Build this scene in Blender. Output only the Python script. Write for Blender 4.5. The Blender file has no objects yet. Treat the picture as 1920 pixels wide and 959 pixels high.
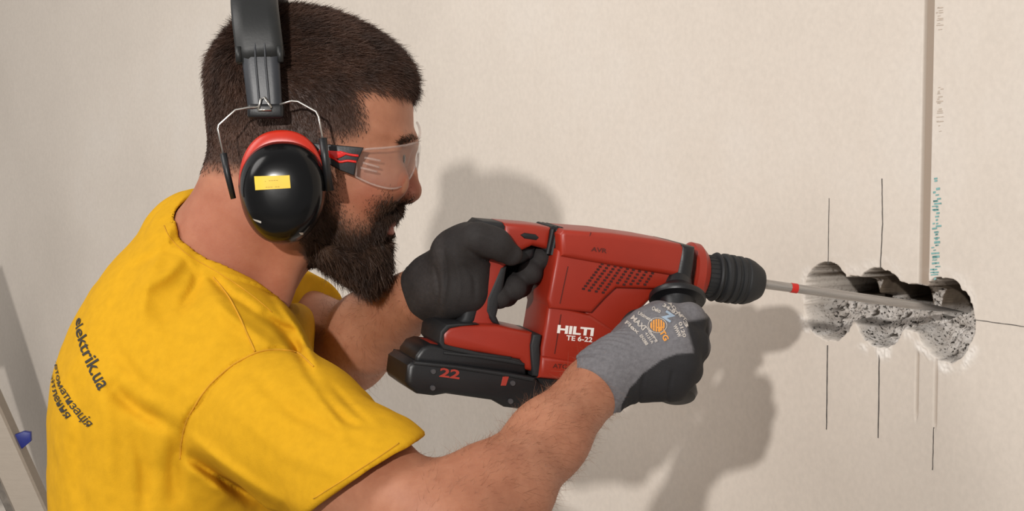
import bpy, bmesh, math, random
import numpy as np
from mathutils import Vector, Matrix
from mathutils.bvhtree import BVHTree
rng = np.random.default_rng(7)
random.seed(7)
SC = bpy.context.scene
COL = SC.collection
W_PX, H_PX, F_PX = 1920.0, 959.0, 4286.0

# ------------------------------------------------------------------ camera
CAM_H, PITCH = 1.70, math.radians(6.5)
cam_d = bpy.data.cameras.new('camera')
cam_d.sensor_width = 36.0
cam_d.lens = 36.0 * F_PX / W_PX
cam_d.clip_start = 0.05
cam = bpy.data.objects.new('camera', cam_d)
COL.objects.link(cam)
cam.location = (0, 0, CAM_H)
cam.rotation_euler = (math.pi / 2 - PITCH, 0, 0)
SC.camera = cam
# "view frame": x right, y forward (depth), z up, metres, origin at the camera; VW maps it to the world
VW = Matrix.Translation((0, 0, CAM_H)) @ Matrix.Rotation(-PITCH, 4, 'X')

def Q(px, py, d):
    return np.array([(px - 960.0) * d / F_PX, d, (479.5 - py) * d / F_PX])

# ------------------------------------------------------------------ light
world = bpy.data.worlds.new('world')
SC.world = world
world.use_nodes = True
bg = world.node_tree.nodes['Background']
bg.inputs[0].default_value = (1.0, 0.975, 0.95, 1)
bg.inputs[1].default_value = 0.42
def area(name, loc, target, size, power, color):
    l = bpy.data.lights.new(name, 'AREA'); l.shape = 'DISK'; l.size = size; l.energy = power; l.color = color
    o = bpy.data.objects.new(name, l); COL.objects.link(o)
    o.location = loc
    o.rotation_euler = (Vector(target) - Vector(loc)).to_track_quat('-Z', 'Y').to_euler()
    return o
key_from = VW @ Vector((-1.53, -4.55, 1.31))
key_to = VW @ Vector((0.15, 2.35, -0.1))
area('work_lamp_light', key_from, key_to, 0.19, 388, (1.0, 0.965, 0.925))
area('overhead_fill', (-1.5, 1.7, 2.65), (-0.4, 3.1, 1.2), 1.1, 24, (1.0, 0.96, 0.92))  # unseen fill lamp, added overhead to brighten the left of the wall
SC.view_settings.view_transform = 'Standard'
SC.view_settings.look = 'None'
SC.view_settings.gamma = 1.0
SC.view_settings.exposure = -0.12
SC.view_settings.use_curve_mapping = False

# ------------------------------------------------------------------ helpers
def srgb(r, g, b):
    def f(c):
        c /= 255.0
        return c / 12.92 if c <= 0.04045 else ((c + 0.055) / 1.055) ** 2.4
    return (f(r), f(g), f(b), 1.0)

class Nodes:
    def __init__(s, name):
        s.m = bpy.data.materials.new(name); s.m.use_nodes = True
        s.nt = s.m.node_tree; s.N = s.nt.nodes; s.L = s.nt.links
        s.b = s.N['Principled BSDF']; s.out = s.N['Material Output']
    def n(s, t, **kw):
        x = s.N.new(t)
        for k, v in kw.items():
            if k in x.inputs.keys() if isinstance(k, str) else False: x.inputs[k].default_value = v
            else: setattr(x, k, v)
        return x
    def l(s, a, b): s.L.new(a, b)
    def noise(s, scale, detail=4, rough=0.55, coord='Object', stretch=None):
        tc = s.n('ShaderNodeTexCoord'); nz = s.n('ShaderNodeTexNoise')
        nz.inputs['Scale'].default_value = scale; nz.inputs['Detail'].default_value = detail
        nz.inputs['Roughness'].default_value = rough
        if stretch:
            mp = s.n('ShaderNodeMapping'); mp.inputs['Scale'].default_value = stretch
            s.l(tc.outputs[coord], mp.inputs[0]); s.l(mp.outputs[0], nz.inputs['Vector'])
        else: s.l(tc.outputs[coord], nz.inputs['Vector'])
        return nz.outputs['Fac']
    def ramp(s, fac, stops):
        r = s.n('ShaderNodeValToRGB'); e = r.color_ramp.elements
        e[0].position, e[0].color = stops[0]; e[1].position, e[1].color = stops[-1]
        for p, c in stops[1:-1]:
            x = e.new(p); x.color = c
        s.l(fac, r.inputs[0]); return r.outputs[0]
    def mix(s, fac, a, b, mode='MIX'):
        m = s.n('ShaderNodeMix'); m.data_type = 'RGBA'; m.blend_type = mode
        for v, i in ((fac, 0), (a, 6), (b, 7)):
            if hasattr(v, 'is_linked'): s.l(v, m.inputs[i])
            else: m.inputs[i].default_value = v
        return m.outputs[2]
    def bump(s, h, strength, dist):
        b = s.n('ShaderNodeBump'); b.inputs['Strength'].default_value = strength; b.inputs['Distance'].default_value = dist
        s.l(h, b.inputs['Height']); s.l(b.outputs[0], s.b.inputs['Normal'])
    def attr(s, name):
        a = s.n('ShaderNodeAttribute'); a.attribute_name = name; return a

def mat(name, col, rough=0.5, metal=0.0, spec=0.5, var=0.12, scale=60, bump=0.0, bscale=None, coat=0.0, stretch=None, sub=0.0):
    k = Nodes(name)
    c = tuple(col)
    lo = tuple(x * (1 - var) for x in c[:3]) + (1,); hi = tuple(min(1, x * (1 + var)) for x in c[:3]) + (1,)
    f = k.noise(scale, stretch=stretch)
    k.l(k.ramp(f, [(0.3, lo), (0.7, hi)]), k.b.inputs['Base Color'])
    k.b.inputs['Roughness'].default_value = rough
    k.b.inputs['Metallic'].default_value = metal
    k.b.inputs['Specular IOR Level'].default_value = spec
    k.b.inputs['Coat Weight'].default_value = coat
    if sub:
        k.b.inputs['Subsurface Weight'].default_value = sub
    if bump:
        k.bump(k.noise(bscale or scale * 6, stretch=stretch), bump, 0.001)
    return k.m

def empty(name, label, cat, M=None, group=None):
    o = bpy.data.objects.new(name, None); COL.objects.link(o)
    o.empty_display_size = 0.05
    if M is not None: o.matrix_world = M
    o['label'] = label; o['category'] = cat
    if group: o['group'] = group
    WM[o.name] = M.copy() if M is not None else Matrix.Identity(4)
    return o
WM = {}
def npm(M): return np.array([list(r) for r in M])
def xf(M, V):
    A = npm(M); V = np.asarray(V, dtype=float)
    return V @ A[:3, :3].T + A[:3, 3]

def mk(name, V, F, m, parent=None, space=None, smooth=True, attrs=None, label=None, cat=None, kind=None, loc=None, angle=None):
    """one mesh object; V given in `space` (matrix to world); stored in the parent's frame"""
    V = np.asarray(V, dtype=float)
    if space is not None: V = xf(space, V)
    PM = Matrix.Identity(4)
    if parent is not None: PM = WM[parent.name]
    elif loc is not None: PM = Matrix.Translation(Vector(loc))
    V = xf(PM.inverted(), V)
    me = bpy.data.meshes.new(name)
    if isinstance(F, np.ndarray):
        nf, k = F.shape
        me.vertices.add(len(V)); me.vertices.foreach_set('co', V.astype(np.float32).ravel())
        me.loops.add(nf * k); me.loops.foreach_set('vertex_index', F.astype(np.int32).ravel())
        me.polygons.add(nf); me.polygons.foreach_set('loop_start', np.arange(0, nf * k, k, dtype=np.int32))
        me.update(calc_edges=True)
    else:
        me.from_pydata(V.tolist(), [], [list(map(int, f)) for f in F]); me.update()
    me.validate()
    if smooth:
        me.polygons.foreach_set('use_smooth', np.ones(len(me.polygons), dtype=bool))
    if angle is not None:
        me.set_sharp_from_angle(angle=math.radians(angle))
    for k_, v_ in (attrs or {}).items():
        a = me.attributes.new(k_, 'FLOAT', 'POINT'); a.data.foreach_set('value', np.asarray(v_, dtype=np.float32))
    for mm in (m if isinstance(m, (list, tuple)) else [m]): me.materials.append(mm)
    o = bpy.data.objects.new(name, me); COL.objects.link(o)
    if parent is not None:
        o.parent = parent
        WM[o.name] = PM
        # parent's stored matrix is its world matrix; child sits at identity
    elif loc is not None:
        o.location = loc; WM[o.name] = PM
    else: WM[o.name] = PM
    if label: o['label'] = label
    if cat: o['category'] = cat
    if kind: o['kind'] = kind
    return o

def bm_arrays(bm):
    bm.verts.ensure_lookup_table(); bm.verts.index_update()
    V = np.array([v.co[:] for v in bm.verts]); F = [[v.index for v in f.verts] for f in bm.faces]
    bm.free(); return V, F
def join(*parts):
    V = []; F = []; n = 0
    for v, f in parts:
        V.append(np.asarray(v, dtype=float)); F += [[int(i) + n for i in q] for q in f]; n += len(v)
    return np.vstack(V), F

def box(c, s, bev=0.0, seg=2, R=None):
    bm = bmesh.new(); bmesh.ops.create_cube(bm, size=1.0)
    for v in bm.verts: v.co = Vector((v.co.x * s[0], v.co.y * s[1], v.co.z * s[2]))
    if bev: bmesh.ops.bevel(bm, geom=list(bm.edges), offset=bev, segments=seg, affect='EDGES', profile=0.5)
    V, F = bm_arrays(bm)
    if R is not None: V = V @ npm(R)[:3, :3].T
    return V + np.array(c), F

def extrude(poly, y0, y1, bev=0.003, seg=3):
    """poly in (x,z); extruded along y from y0 to y1, caps' rims bevelled"""
    P = np.asarray(poly, float)
    a = np.sum(P[:, 0] * np.roll(P[:, 1], -1) - np.roll(P[:, 0], -1) * P[:, 1])
    if a < 0: P = P[::-1]
    bm = bmesh.new()
    A = [bm.verts.new((x, y0, z)) for x, z in P]; B = [bm.verts.new((x, y1, z)) for x, z in P]
    n = len(P)
    fa = bm.faces.new(A); fb = bm.faces.new(B[::-1])
    for i in range(n): bm.faces.new((A[i], B[i], B[(i + 1) % n], A[(i + 1) % n]))
    bmesh.ops.recalc_face_normals(bm, faces=bm.faces)
    if bev:
        e = list(set(fa.edges) | set(fb.edges))
        bmesh.ops.bevel(bm, geom=e, offset=bev, segments=seg, affect='EDGES', profile=0.5, clamp_overlap=True)
    return bm_arrays(bm)

def smooth_poly(P, n=4, closed=True):
    P = np.asarray(P, float); N = len(P); out = []
    rngi = range(N) if closed else range(N - 1)
    for i in rngi:
        if closed: p0, p1, p2, p3 = P[(i - 1) % N], P[i], P[(i + 1) % N], P[(i + 2) % N]
        else: p0, p1, p2, p3 = P[max(i - 1, 0)], P[i], P[i + 1], P[min(i + 2, N - 1)]
        for j in range(n):
            t = j / n
            out.append(0.5 * (2 * p1 + (p2 - p0) * t + (2 * p0 - 5 * p1 + 4 * p2 - p3) * t * t + (3 * p1 - p0 - 3 * p2 + p3) * t ** 3))
    if not closed: out.append(P[-1])
    return np.array(out)

def tube(pts, r, n=12, caps=True, sub=0, flat=None, up=None):
    """tube along pts; r scalar/list; flat=(a,b) cross-section factors"""
    P = np.asarray(pts, float)
    if sub: 
        if np.ndim(r): r = smooth_poly(np.asarray(r, float)[:, None], sub, False)[:, 0]
        P = smooth_poly(P, sub, False)
    N = len(P); R = np.full(N, r) if not np.ndim(r) else np.asarray(r, float)
    T = np.gradient(P, axis=0); T /= np.linalg.norm(T, axis=1)[:, None] + 1e-12
    u = np.array([0, 0, 1.0]) if up is None else np.array(up, float)
    if abs(T[0] @ u) > 0.95: u = np.array([1.0, 0, 0])
    V = []; fa, fb = flat or (1, 1)
    a = u - T[0] * (u @ T[0]); a /= np.linalg.norm(a)
    for i in range(N):
        a = a - T[i] * (a @ T[i]); a /= np.linalg.norm(a)
        b = np.cross(T[i], a)
        for j in range(n):
            t = 2 * math.pi * j / n
            V.append(P[i] + R[i] * (fa * math.cos(t) * a + fb * math.sin(t) * b))
    F = []
    for i in range(N - 1):
        for j in range(n):
            F.append([i * n + j, i * n + (j + 1) % n, (i + 1) * n + (j + 1) % n, (i + 1) * n + j])
    if caps:
        F.append(list(range(n))[::-1]); F.append([(N - 1) * n + j for j in range(n)])
    return np.array(V), F

def lathe_x(prof, n=48, axis_p=(0, 0, 0)):
    """profile [(x, r)] revolved about the x axis"""
    V = []; F = []
    for x, r in prof:
        for j in range(n):
            t = 2 * math.pi * j / n
            V.append((x + axis_p[0], axis_p[1] + r * math.cos(t), axis_p[2] + r * math.sin(t)))
    for i in range(len(prof) - 1):
        for j in range(n):
            F.append([i * n + j, (i + 1) * n + j, (i + 1) * n + (j + 1) % n, i * n + (j + 1) % n])
    F.append([j for j in range(n)]); F.append([(len(prof) - 1) * n + j for j in range(n)][::-1])
    return np.array(V), F

# value noise in numpy
_tab = rng.random(4096).astype(np.float32)
def vnoise(P, scale):
    X = P * scale; I = np.floor(X).astype(np.int64); f = (X - I).astype(np.float32); f = f * f * (3 - 2 * f)
    def h(a, b, c): return _tab[(a * 73 + b * 1499 + c * 3259 + (a * b) % 97 * 31 + (b * c) % 89 * 17) & 4095]
    x, y, z = I[..., 0], I[..., 1], I[..., 2]; fx, fy, fz = f[..., 0], f[..., 1], f[..., 2]
    r = 0
    for dx in (0, 1):
        for dy in (0, 1):
            for dz in (0, 1):
                r = r + h(x + dx, y + dy, z + dz) * (fx if dx else 1 - fx) * (fy if dy else 1 - fy) * (fz if dz else 1 - fz)
    return r * 2 - 1
def fbm(P, scale, oct=3):
    return sum(vnoise(P + 3.7 * i, scale * 2 ** i) / 2 ** i for i in range(oct))

# ---- signed distance shapes
def smin(a, b, k):
    h = np.maximum(k - np.abs(a - b), 0) / k
    return np.minimum(a, b) - h * h * k * 0.25
def smax(a, b, k): return -smin(-a, -b, k)
def rcone(P, a, b, ra, rb):
    a = np.asarray(a, np.float32); b = np.asarray(b, np.float32)
    ba = b - a; pa = P - a
    h = np.clip((pa @ ba) / (ba @ ba), 0, 1)
    return np.sqrt(np.sum((pa - h[:, None] * ba) ** 2, 1)) - (ra + (rb - ra) * h)
def chain(P, pts, rs, k=0.004):
    f = None
    for i in range(len(pts) - 1):
        g = rcone(P, pts[i], pts[i + 1], rs[i], rs[i + 1])
        f = g if f is None else smin(f, g, k)
    return f
def ellip(P, c, r, R=None):
    p = P - np.asarray(c, np.float32)
    if R is not None: p = p @ npm(R)[:3, :3].astype(np.float32)
    r = np.asarray(r, np.float32)
    k0 = np.sqrt(np.sum((p / r) ** 2, 1)); k1 = np.sqrt(np.sum((p / (r * r)) ** 2, 1)) + 1e-9
    return k0 * (k0 - 1) / k1
def poly_sd(X, Z, poly):
    """signed distance, positive inside"""
    poly = np.asarray(poly, np.float32); n = len(poly)
    best = np.full(X.shape, 1e9, np.float32); ins = np.zeros(X.shape, bool)
    for i in range(n):
        ax, az = poly[i]; bx, bz = poly[(i + 1) % n]
        ex, ez = bx - ax, bz - az; wx, wz = X - ax, Z - az
        t = np.clip((wx * ex + wz * ez) / (ex * ex + ez * ez + 1e-12), 0, 1)
        dx, dz = wx - ex * t, wz - ez * t
        best = np.minimum(best, dx * dx + dz * dz)
        c = (az > Z) != (bz > Z)
        if abs(ez) > 1e-12:
            ins ^= c & (X < ex * (Z - az) / ez + ax)
    d = np.sqrt(best)
    return np.where(ins, d, -d)
_pgc = {}
def poly_sd_fast(key, X, Z, poly, h=0.0015):
    if key not in _pgc:
        poly = np.asarray(poly); lo = poly.min(0) - 0.08; hi = poly.max(0) + 0.08
        nx, nz = (np.ceil((hi - lo) / h)).astype(int) + 1
        gx, gz = np.meshgrid(lo[0] + np.arange(nx) * h, lo[1] + np.arange(nz) * h, indexing='ij')
        _pgc[key] = (lo, h, poly_sd(gx.ravel(), gz.ravel(), poly).reshape(nx, nz))
    lo, h, G = _pgc[key]
    u = np.clip((X - lo[0]) / h, 0, G.shape[0] - 1.001); v = np.clip((Z - lo[1]) / h, 0, G.shape[1] - 1.001)
    i = u.astype(int); j = v.astype(int); fu = u - i; fv = v - j
    return G[i, j] * (1 - fu) * (1 - fv) + G[i + 1, j] * fu * (1 - fv) + G[i, j + 1] * (1 - fu) * fv + G[i + 1, j + 1] * fu * fv

def sdf_mesh(fn, lo, hi, h, project=2):
    lo = np.array(lo, float); hi = np.array(hi, float); B = 6
    nb = np.ceil((hi - lo) / (h * B)).astype(int)
    n = nb * B + 1
    cx = [lo[i] + (np.arange(nb[i]) + 0.5) * B * h for i in range(3)]
    C = np.stack(np.meshgrid(*cx, indexing='ij'), -1).reshape(-1, 3).astype(np.float32)
    fc = fn(C).reshape(nb)
    act = np.abs(fc) < B * h * 1.25
    G = np.empty(n, np.float32)
    up = np.repeat(np.repeat(np.repeat(fc, B, 0), B, 1), B, 2)
    G[:] = 1.0
    G[:-1, :-1, :-1] = np.where(up < 0, -1.0, 1.0)
    G[-1] = 1; G[:, -1] = 1; G[:, :, -1] = 1
    # active points: dilate by one block on the high side
    mask = np.zeros(n, bool)
    ai = np.argwhere(act)
    for dx in range(B + 1):
        for dy in range(B + 1):
            for dz in range(B + 1):
                mask[ai[:, 0] * B + dx, ai[:, 1] * B + dy, ai[:, 2] * B + dz] = True
    idx = np.argwhere(mask)
    P = (lo + idx * h).astype(np.float32)
    val = np.empty(len(P), np.float32)
    for s in range(0, len(P), 400000): val[s:s + 400000] = fn(P[s:s + 400000])
    G[idx[:, 0], idx[:, 1], idx[:, 2]] = val
    S = G < 0
    c = [S[i:n[0] - 1 + i, j:n[1] - 1 + j, k:n[2] - 1 + k] for i in (0, 1) for j in (0, 1) for k in (0, 1)]
    anyv = c[0].copy(); allv = c[0].copy()
    for q in c[1:]: anyv |= q; allv &= q
    cell = anyv & ~allv
    ci = np.argwhere(cell); ids = np.full(cell.shape, -1, np.int32); ids[cell] = np.arange(len(ci))
    offs = np.array([(i, j, k) for i in (0, 1) for j in (0, 1) for k in (0, 1)])
    vals = np.stack([G[ci[:, 0] + o[0], ci[:, 1] + o[1], ci[:, 2] + o[2]] for o in offs], 1)
    acc = np.zeros((len(ci), 3)); cnt = np.zeros(len(ci))
    for a in range(8):
        for b in range(a + 1, 8):
            if np.abs(offs[a] - offs[b]).sum() != 1: continue
            x = (vals[:, a] < 0) != (vals[:, b] < 0)
            t = np.where(x, vals[:, a] / (vals[:, a] - vals[:, b] + 1e-12), 0)
            p = offs[a][None] + (offs[b] - offs[a])[None] * t[:, None]
            acc += np.where(x[:, None], p, 0); cnt += x
    V = lo + (ci + acc / np.maximum(cnt, 1)[:, None]) * h
    Fs = []
    for ax in range(3):
        o1, o2 = [(1, 2), (2, 0), (0, 1)][ax]
        sl0 = [slice(1, n[i] - 1) for i in range(3)]; sl0[ax] = slice(0, n[ax] - 1)
        sl1 = list(sl0); sl1[ax] = slice(1, n[ax])
        A = S[tuple(sl0)]; Bv = S[tuple(sl1)]
        e = np.argwhere(A != Bv)
        if not len(e): continue
        inside = A[e[:, 0], e[:, 1], e[:, 2]]
        base = e + 1; base[:, ax] -= 1
        def cid(d1, d2):
            q = base.copy(); q[:, o1] -= d1; q[:, o2] -= d2
            return ids[q[:, 0], q[:, 1], q[:, 2]]
        f = np.stack([cid(1, 1), cid(0, 1), cid(0, 0), cid(1, 0)], 1)
        f[~inside] = f[~inside][:, ::-1]
        Fs.append(f)
    F = np.vstack(Fs)
    F = F[(F >= 0).all(1)]
    V = V.astype(np.float32)
    for _ in range(project):
        e_ = h * 0.3
        f0 = fn(V)
        g = np.stack([fn(V + np.array(d, np.float32) * e_) - fn(V - np.array(d, np.float32) * e_) for d in ((1, 0, 0), (0, 1, 0), (0, 0, 1))], 1) / (2 * e_)
        g2 = np.sum(g * g, 1) + 1e-3
        st = (f0 / g2)[:, None] * g
        ln = np.linalg.norm(st, axis=1)[:, None] + 1e-9
        V = V - st * np.minimum(1, 0.6 * h / ln)
    return V, F

def normals_of(V, F):
    a = V[F[:, 2]] - V[F[:, 0]]; b = V[F[:, 3]] - V[F[:, 1]]
    fn_ = np.cross(a, b); N = np.zeros_like(V)
    for k in range(4): np.add.at(N, F[:, k], fn_)
    return N / (np.linalg.norm(N, axis=1)[:, None] + 1e-12), np.linalg.norm(fn_, axis=1) / 2
def to_px(V):
    return np.stack([960 + V[:, 0] * F_PX / V[:, 1], 479.5 - V[:, 2] * F_PX / V[:, 1]], 1)

def strands(V, F, density_fn, count, dir_fn, length, width, seg=3, curl=0.25, taper=0.2, seedv=1):
    """ribbons of hair on a mesh given in the view frame; returns V, F (quads)"""
    r = np.random.default_rng(seedv)
    N, A = normals_of(V, F)
    cen = V[F].mean(1); w = A * density_fn(cen, N[F[:, 0]])
    cw = np.cumsum(w); pick = np.searchsorted(cw, r.random(count) * cw[-1])
    pick = np.clip(pick, 0, len(F) - 1)
    a, b = r.random(count)[:, None], r.random(count)[:, None]
    q = F[pick]
    P = (V[q[:, 0]] * (1 - a) + V[q[:, 1]] * a) * (1 - b) + (V[q[:, 3]] * (1 - a) + V[q[:, 2]] * a) * b
    nn = (N[q[:, 0]] + N[q[:, 2]]); nn /= np.linalg.norm(nn, axis=1)[:, None]
    D = dir_fn(P, nn, r); D /= np.linalg.norm(D, axis=1)[:, None]
    L = length(P, r)[:, None]
    bend = r.normal(size=(count, 3)) * curl
    side = np.cross(D, r.normal(size=(count, 3))); side /= np.linalg.norm(side, axis=1)[:, None] + 1e-9
    rows = []
    for s in range(seg + 1):
        t = s / seg
        c = P + D * L * t + bend * L * t * t
        ww = width * (1 - (1 - taper) * t) * 0.5
        rows.append(c - side * ww); rows.append(c + side * ww)
    VV = np.stack(rows, 1).reshape(-1, 3); k = 2 * (seg + 1)
    base = (np.arange(count) * k)[:, None]
    FF = np.concatenate([base + np.array([[2 * s, 2 * s + 1, 2 * s + 3, 2 * s + 2]]) for s in range(seg)], 0)
    return VV, FF

def text2d(s, bold=0.0):
    c = bpy.data.curves.new('txt', 'FONT'); c.body = s; c.size = 1.0; c.resolution_u = 3; c.offset = bold
    o = bpy.data.objects.new('txt', c); COL.objects.link(o)
    dg = bpy.context.evaluated_depsgraph_get(); dg.update()
    me = o.evaluated_get(dg).to_mesh()
    V = np.array([v.co[:2] for v in me.vertices]); F = [list(p.vertices) for p in me.polygons]
    o.evaluated_get(dg).to_mesh_clear()
    bpy.data.objects.remove(o); bpy.data.curves.remove(c)
    V[:, 0] -= V[:, 0].min(); wd = V[:, 0].max(); V[:, 0] /= wd
    return V, F, wd
# ------------------------------------------------------------------ the wall (structure) with its drilled recesses
RED = srgb(176, 42, 20)
YAW = math.radians(57)
TW = Vector((math.cos(YAW), -math.sin(YAW), 0))      # along the wall, towards the camera's right
NW = Vector((math.sin(YAW), math.cos(YAW), 0))       # into the wall
C3 = VW @ Vector(Q(1771, 600, 2.15))
WALLM = Matrix(((TW.x, NW.x, 0, C3.x), (TW.y, NW.y, 0, C3.y), (0, 0, 1, 0), (0, 0, 0, 1)))   # local (s, depth, z)
def wall_px(px, py):
    """where the sight line of a picture point meets the wall: (s, z)"""
    o = VW @ Vector((0, 0, 0)); d = (VW @ Vector(Q(px, py, 1.0))) - o
    t = (C3 - o).dot(NW) / d.dot(NW); p = o + d * t
    return (p - C3).dot(TW), p.z

HOLES = [(wall_px(1554, 567), 0.0395, 0.062), (wall_px(1650, 578), 0.0390, 0.058), (wall_px(1771, 600), 0.0400, 0.044)]
def sm(x, a, b):
    t = np.clip((x - a) / (b - a), 0, 1); return t * t * (3 - 2 * t)
s0, s1 = wall_px(1480, 580)[0] - 0.01, 0.10
zc_ = HOLES[1][0][1]
fs = np.arange(s0, s1, 0.0008); fz = np.arange(zc_ - 0.065, zc_ + 0.062, 0.0008)
S_ = np.concatenate([np.linspace(-4.2, s0 - 0.02, 30), fs, np.linspace(s1 + 0.02, 1.2, 12)])
Z_ = np.concatenate([np.linspace(0, zc_ - 0.30, 20), np.linspace(zc_ - 0.29, zc_ - 0.067, 40), fz, np.linspace(zc_ + 0.064, zc_ + 0.4, 40), np.linspace(zc_ + 0.45, 2.7, 14)])
GS, GZ = np.meshgrid(S_, Z_, indexing='ij')
P3 = np.stack([GS, GZ, GS * 0], -1)
edge_n = fbm(P3, 90, 3) * 0.0022 + fbm(P3 + 9, 300, 2) * 0.0006
dins = np.full(GS.shape, -1.0); dep = np.zeros(GS.shape); rim_shade = np.zeros(GS.shape)
for (hs, hz), r_, dd in HOLES:
    k_ = r_ - np.hypot(GS - hs, GZ - hz)
    w_ = sm(k_, -0.001, 0.0035)
    up_ = np.clip((GZ - hz) / r_, -1, 1)
    dep = np.maximum(dep, (dd * (0.80 + 0.30 * up_) - 0.006 * sm(-up_, 0.3, 1.0) + 0.060 * (sm(up_, -0.12, 0.16) if dd > 0.05 else sm(up_ - 0.45 * np.clip((GS - hs) / r_, -1, 1), 0.15, 0.40) * sm(-(GS - hs) / r_, -0.45, -0.2))) * w_)
    oth = np.max([r2 - np.hypot(GS - h2[0], GZ - h2[1]) for h2, r2, _ in HOLES if h2 != (hs, hz)], 0)
    rim_shade = np.maximum(rim_shade, sm(k_, -0.0012, -0.0004) * (1 - sm(k_, 0.0060, 0.0085)) * sm(up_, -0.15, 0.25) * (oth < 0.001))  # upper side walls of each hole, to be painted as shade
    dins = np.maximum(dins, k_)
# webs chiselled away between neighbouring holes
for a_, b_ in ((0, 1), (1, 2)):
    (as_, az_), (bs_, bz_) = HOLES[a_][0], HOLES[b_][0]
    t_ = np.clip((GS - as_) / (bs_ - as_), 0, 1)
    k_ = 0.023 - np.hypot(GS - (as_ + (bs_ - as_) * t_), GZ - (az_ + (bz_ - az_) * t_) - 0.006)
    dins = np.maximum(dins, k_); dep = np.maximum(dep, 0.034 * sm(k_, -0.001, 0.006))
rim = dins + edge_n
wallf = sm(rim, -0.0006, 0.0016)
recess_shade = np.clip(np.maximum(sm(dep, 0.066, 0.080), rim_shade), 0, 1)  # mask of shade painted on deep upper parts and rim walls, also smoothed
rough_in = (1 - 0.85 * recess_shade) * (fbm(P3, 130, 4) * 0.0028 + np.abs(fbm(P3 + 5, 300, 2)) * 0.0018 + vnoise(P3 + 2, 45) * 0.004)
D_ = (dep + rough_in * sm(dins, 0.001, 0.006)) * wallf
pits = sm(vnoise(P3 + 20, 210) + 0.5 * vnoise(P3 + 31, 420), 0.52, 0.75) * sm(dins, 0.001, 0.004) * (1 - recess_shade)
D_ = D_ + pits * 0.004
# vertical chase
g0 = wall_px(1722, 500)[0]; g1 = wall_px(1741, 500)[0]
gm = sm(GS, g0 - 0.0005, g0 + 0.0012) * (1 - sm(GS, g1 - 0.0012, g1 + 0.0006)) * sm(GZ, HOLES[2][0][1], HOLES[2][0][1] + 0.002)
D_ = np.maximum(D_, gm * 0.0045)
# two thin scored slots below the recess
slotm = np.zeros(GS.shape)
for (xa, ya, yb) in ((1720, 668, 785), (1755, 678, 802)):
    s_, zt = wall_px(xa, ya); zb = wall_px(xa, yb)[1]
    m_ = np.exp(-((GS - s_) / 0.0016) ** 2) * sm(GZ, zb, zb + 0.004) * (1 - sm(GZ, zt - 0.002, zt + 0.006))
    D_ = np.maximum(D_, m_ * 0.0035); slotm = np.maximum(slotm, m_)
# spilt plaster dust crust round the lower rims
dust = np.exp(-((dins + 0.005) / 0.006) ** 2) * sm(vnoise(P3 + 50, 60) + 0.5, 0.2, 0.9) * (1 - wallf)
lowd = sm(HOLES[1][0][1] - GZ, -0.01, 0.05)
dust = np.clip(dust * (0.35 + 0.9 * lowd), 0, 1)
D_ = D_ - dust * 0.0009 * (0.5 + vnoise(P3, 400))
nS, nZ = GS.shape
WV = np.stack([GS, D_, GZ], -1).reshape(-1, 3)
ii, jj = np.meshgrid(np.arange(nS - 1), np.arange(nZ - 1), indexing='ij')
b_ = (ii * nZ + jj).ravel()
WF = np.stack([b_, b_ + nZ, b_ + nZ + 1, b_ + 1], 1)

k = Nodes('wall_plaster')
ai = k.attr('inside').outputs['Fac']; ad = k.attr('dust').outputs['Fac']; ap = k.attr('pit').outputs['Fac']; ag = k.attr('chase').outputs['Fac']
paint = k.ramp(k.noise(2.2, 5, 0.6), [(0.3, srgb(205, 195, 184)), (0.55, srgb(214, 204, 193)), (0.75, srgb(219, 211, 202))])
fine = k.ramp(k.noise(160, 3), [(0.3, (0.93, 0.93, 0.93, 1)), (0.7, (1, 1, 1, 1))])
paint = k.mix(1.0, paint, fine, 'MULTIPLY')
con = k.ramp(k.noise(70, 6, 0.7), [(0.3, srgb(140, 132, 124)), (0.5, srgb(176, 170, 164)), (0.7, srgb(204, 199, 194))])
specks = k.ramp(k.noise(330, 3, 0.6), [(0.36, srgb(58, 54, 50)), (0.45, (1, 1, 1, 1))])
con = k.mix(1.0, con, specks, 'MULTIPLY')
con = k.mix(ap, con, srgb(62, 56, 50))
recess_shade_c = k.ramp(k.noise(60, 4), [(0.3, srgb(74, 64, 54)), (0.7, srgb(104, 92, 79))])  # dark brown standing in for shade inside the recesses
con = k.mix(k.attr('recess_shade').outputs['Fac'], con, recess_shade_c)
c1 = k.mix(ag, paint, srgb(152, 137, 123))
c2 = k.mix(ai, c1, con)
c3 = k.mix(ad, c2, srgb(226, 220, 213))
k.l(c3, k.b.inputs['Base Color'])
k.b.inputs['Roughness'].default_value = 0.85
k.b.inputs['Specular IOR Level'].default_value = 0.2
k.bump(k.noise(240, 5), 0.12, 0.001)
M_WALL = k.m
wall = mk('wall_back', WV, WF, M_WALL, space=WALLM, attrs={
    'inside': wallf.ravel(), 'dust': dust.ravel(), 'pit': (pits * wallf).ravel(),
    'recess_shade': (recess_shade * wallf).ravel(),
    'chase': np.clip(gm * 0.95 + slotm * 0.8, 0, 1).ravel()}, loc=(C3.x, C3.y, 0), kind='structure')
wall['label'] = 'pale plastered wall with three overlapping drilled recesses and a vertical chase'

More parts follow.
